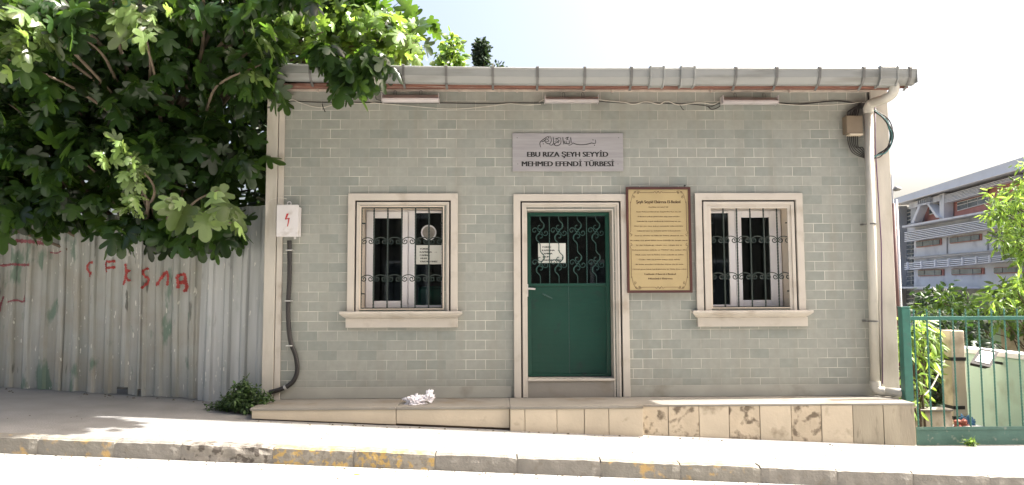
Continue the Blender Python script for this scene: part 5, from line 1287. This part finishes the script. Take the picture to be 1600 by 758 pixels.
# the stair-tower grid at the left end
tw = empty('stair_window', FP(1415, 400, 0), parent=fb)
strip(1410, 1428, off(Lband, 5), Lbr, -.58, -.25, 'frame', MT['white'], tw)
for j in range(5):
    for k in range(2):
        a = 1411+k*9; 
        fslab([(a, 328+j*6.0-k*2), (a+7, 326+j*6.0-k*2), (a+7, 330.5+j*6.0-k*2), (a, 332.5+j*6.0-k*2)], -.24, -.2, 'pane', MT['farglass'], tw)
for j in range(16):
    y = 363+j*7; fslab([(1414, y), (1423, y-1), (1423, y+4.4), (1414, y+5.4)], -.19, -.1, 'pane', MT['farglass'], tw)
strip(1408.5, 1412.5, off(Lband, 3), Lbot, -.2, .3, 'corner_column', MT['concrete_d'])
# concrete frame and V struts
strip(1428, 1480, off(Lband, 3), off(Lband, 12), -.28, .3, 'head_beam', MT['concrete'])
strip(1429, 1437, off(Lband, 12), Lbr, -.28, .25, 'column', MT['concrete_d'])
strip(1476, 1483, off(Lband, 2), off(Lbr, -1), -.25, .3, 'column', MT['concrete'])
for (x0, y0, x1, y1) in ((1449, 322, 1438, 348), (1462, 317, 1478, 340)):
    fslab([(x0-2, y0), (x0+2, y0), (x1+2, y1), (x1-2, y1)], .0, .5, 'strut', MT['concrete'], fb)
fslab([(1444, 320), (1466, 315), (1466, 318), (1444, 323)], .0, .5, 'strut', MT['concrete'], fb)
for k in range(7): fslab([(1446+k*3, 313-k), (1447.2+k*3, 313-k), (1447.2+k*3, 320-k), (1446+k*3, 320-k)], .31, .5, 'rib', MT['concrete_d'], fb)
# louvres under the roof
for k in range(6):
    strip(1481, 1600 if k < 3 else 1537, off(Lband, 5+k*2.2), off(Lband, 6.1+k*2.2), -.2, .25, 'louvre', MT['louvre'])
strip(1424, XE, off(Lbr, -.8), off(Lbr, 2.2), -.19, .6, 'cornice', MT['concrete'])
for k in range(6): strip(1424, XE, off(Llv1, 1+k*2.7), off(Llv1, 2.3+k*2.7), .0, .45, 'louvre', MT['louvre'])
for k in range(4): strip(1424, XE, off(Lmid, 10+k*2.9), off(Lmid, 11.3+k*2.9), .0, .45, 'louvre', MT['louvre'])
for x in list(range(1430, 1690, 22)):
    strip(x, x+1.2, off(Lmid, 8), off(Lmid, 20), .46, .55, 'louvre_post', MT['louvre'])
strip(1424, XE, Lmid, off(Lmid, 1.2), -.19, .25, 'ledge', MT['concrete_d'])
strip(1424, XE, off(Lmid, 1.3), off(Lmid, 3.3), -.19, .12, 'ledge', MT['concrete'])
for (a, c_) in ((1430, 1466), (1482, 1528), (1548, 1596), (1612, 1660)):
    f = empty('window', FP(a, 380, 0), parent=fb)
    La = off(Llv2, 1.8); n = 3
    strip(a-.8, c_+.8, off(La, -.8), off(La, 9), -.19, -.1, 'frame', MT['brick'], f)
    for k in range(3):
        u = a+(c_-a)*(0, .3, .74)[k]; v = a+(c_-a)*(.28, .72, 1)[k]; strip(u, v, La, off(La, 8), -.09, -.05, 'pane', MT['farglass'], f)
    f = empty('window', FP(a, 420, 0), parent=fb)
    strip(a+2.2, c_+4.8, off(Lw3, -.8), off(Lw3, 9), -.19, -.1, 'frame', MT['brick'], f)
    for k in range(3):
        u = a+3+(c_-a)*(0, .3, .74)[k]; v = a+3+(c_-a)*(.28, .72, 1)[k]; strip(u, v, Lw3, off(Lw3, 8), -.09, -.05, 'pane', MT['farglass'], f)
for x in (1475, 1538, 1604): strip(x, x+1, off(Llv2, 0), off(Lmid, -1), -.19, -.12, 'pilaster_line', MT['concrete_d'])
# awning and dark ground floor
strip(1424, 1540, off(Llow, 4), Lbot, -.19, -.12, 'ground_floor', MT['farglass'])
fslab([(1410, 448), (1535, 448), (1537, 450.5), (1410, 450.5)], .1, 3.0, 'awning', MT['roofband'], fb)
for k in range(6): fslab([(1430, 472+k*3.4), (1462, 471+k*3.4), (1462, 472.8+k*3.4), (1430, 473.8+k*3.4)], .0, .4, 'louvre', MT['louvre'], fb)

# ------------------------------------------------------------------ unseen house added across the street to cut low skylight
ob_ = empty('added_street_house', (0, -14, -1.9), 'long dark unseen house front added across the street to cut skylight', 'building')
MB().box(-24, 24, -20, -13.6, -2.6, 8.6).build('wall', mat('dark_house_render', (.11, .10, .085), .9, var=.15, scale=.6), ob_)
MB().box(-24.4, 24.4, -20.2, -13.2, 8.601, 8.8).build('roof', MT['soffit'], ob_)
for k in range(15):
    for z in (-.6, 2.4, 5.4):
        x = -22+k*3.1; f = MB(); frame_rect(f, x, x+1.3, z, z+1.7, .08, -13.599, -13.54); f = f.build('window', MT['upvc'], ob_)
        MB().box(x+.081, x+1.219, -13.598, -13.57, z+.081, z+1.619).build('pane', MT['farglass'], f)

# ------------------------------------------------------------------ poles at the corner
def lamp_post(px, py_top, D):
    p = pD(px, py_top, D); t = empty('street_lamp', (p.x, p.y, -3), 'distant thin street lamp with a flat oval head beside the building corner', 'street lamp')
    q = pD(px+6, 480, D); q.z = -3
    MB().tube([(q.x, q.y, -3), tuple(pD(px+2.5, 350, D)), tuple(p)], [.07, .055, .03], 8).build('pole', MT['pole'], t, smooth=True)
    h = pD(px+5, 295, D); a = pD(px+.8, 297, D)
    MB().tube([a-Vector((.02, 0, 0)), a+Vector((.06, 0, .02)), h-Vector((0, 0, 0)), h+Vector((.14, 0, 0)), h+Vector((.22, 0, 0))], [.02, .05, .085, .06, .01], 10).build('lamp_head', MT['pole'], t, smooth=True)
lamp_post(1393, 273, 22)
for (px, pt0, D, r_, m, nm, lab, cat) in ((1395.5, 318, 14, .038, 'polered', 'rusty_post', 'rusty brown post rising just right of the building corner', 'post'), (1401, 312, 16, .020, 'white', 'white_conduit', 'thin white pole between the rusty post and the office building', 'pole')):
    a = pD(px, pt0, D); q = pD(px+8, 500, D)
    b = MB(); b.tube([(q.x, q.y, -2.6), tuple(q), tuple(a)], r_, 8); tag(b.build(nm, MT[m], smooth=True), lab, cat)
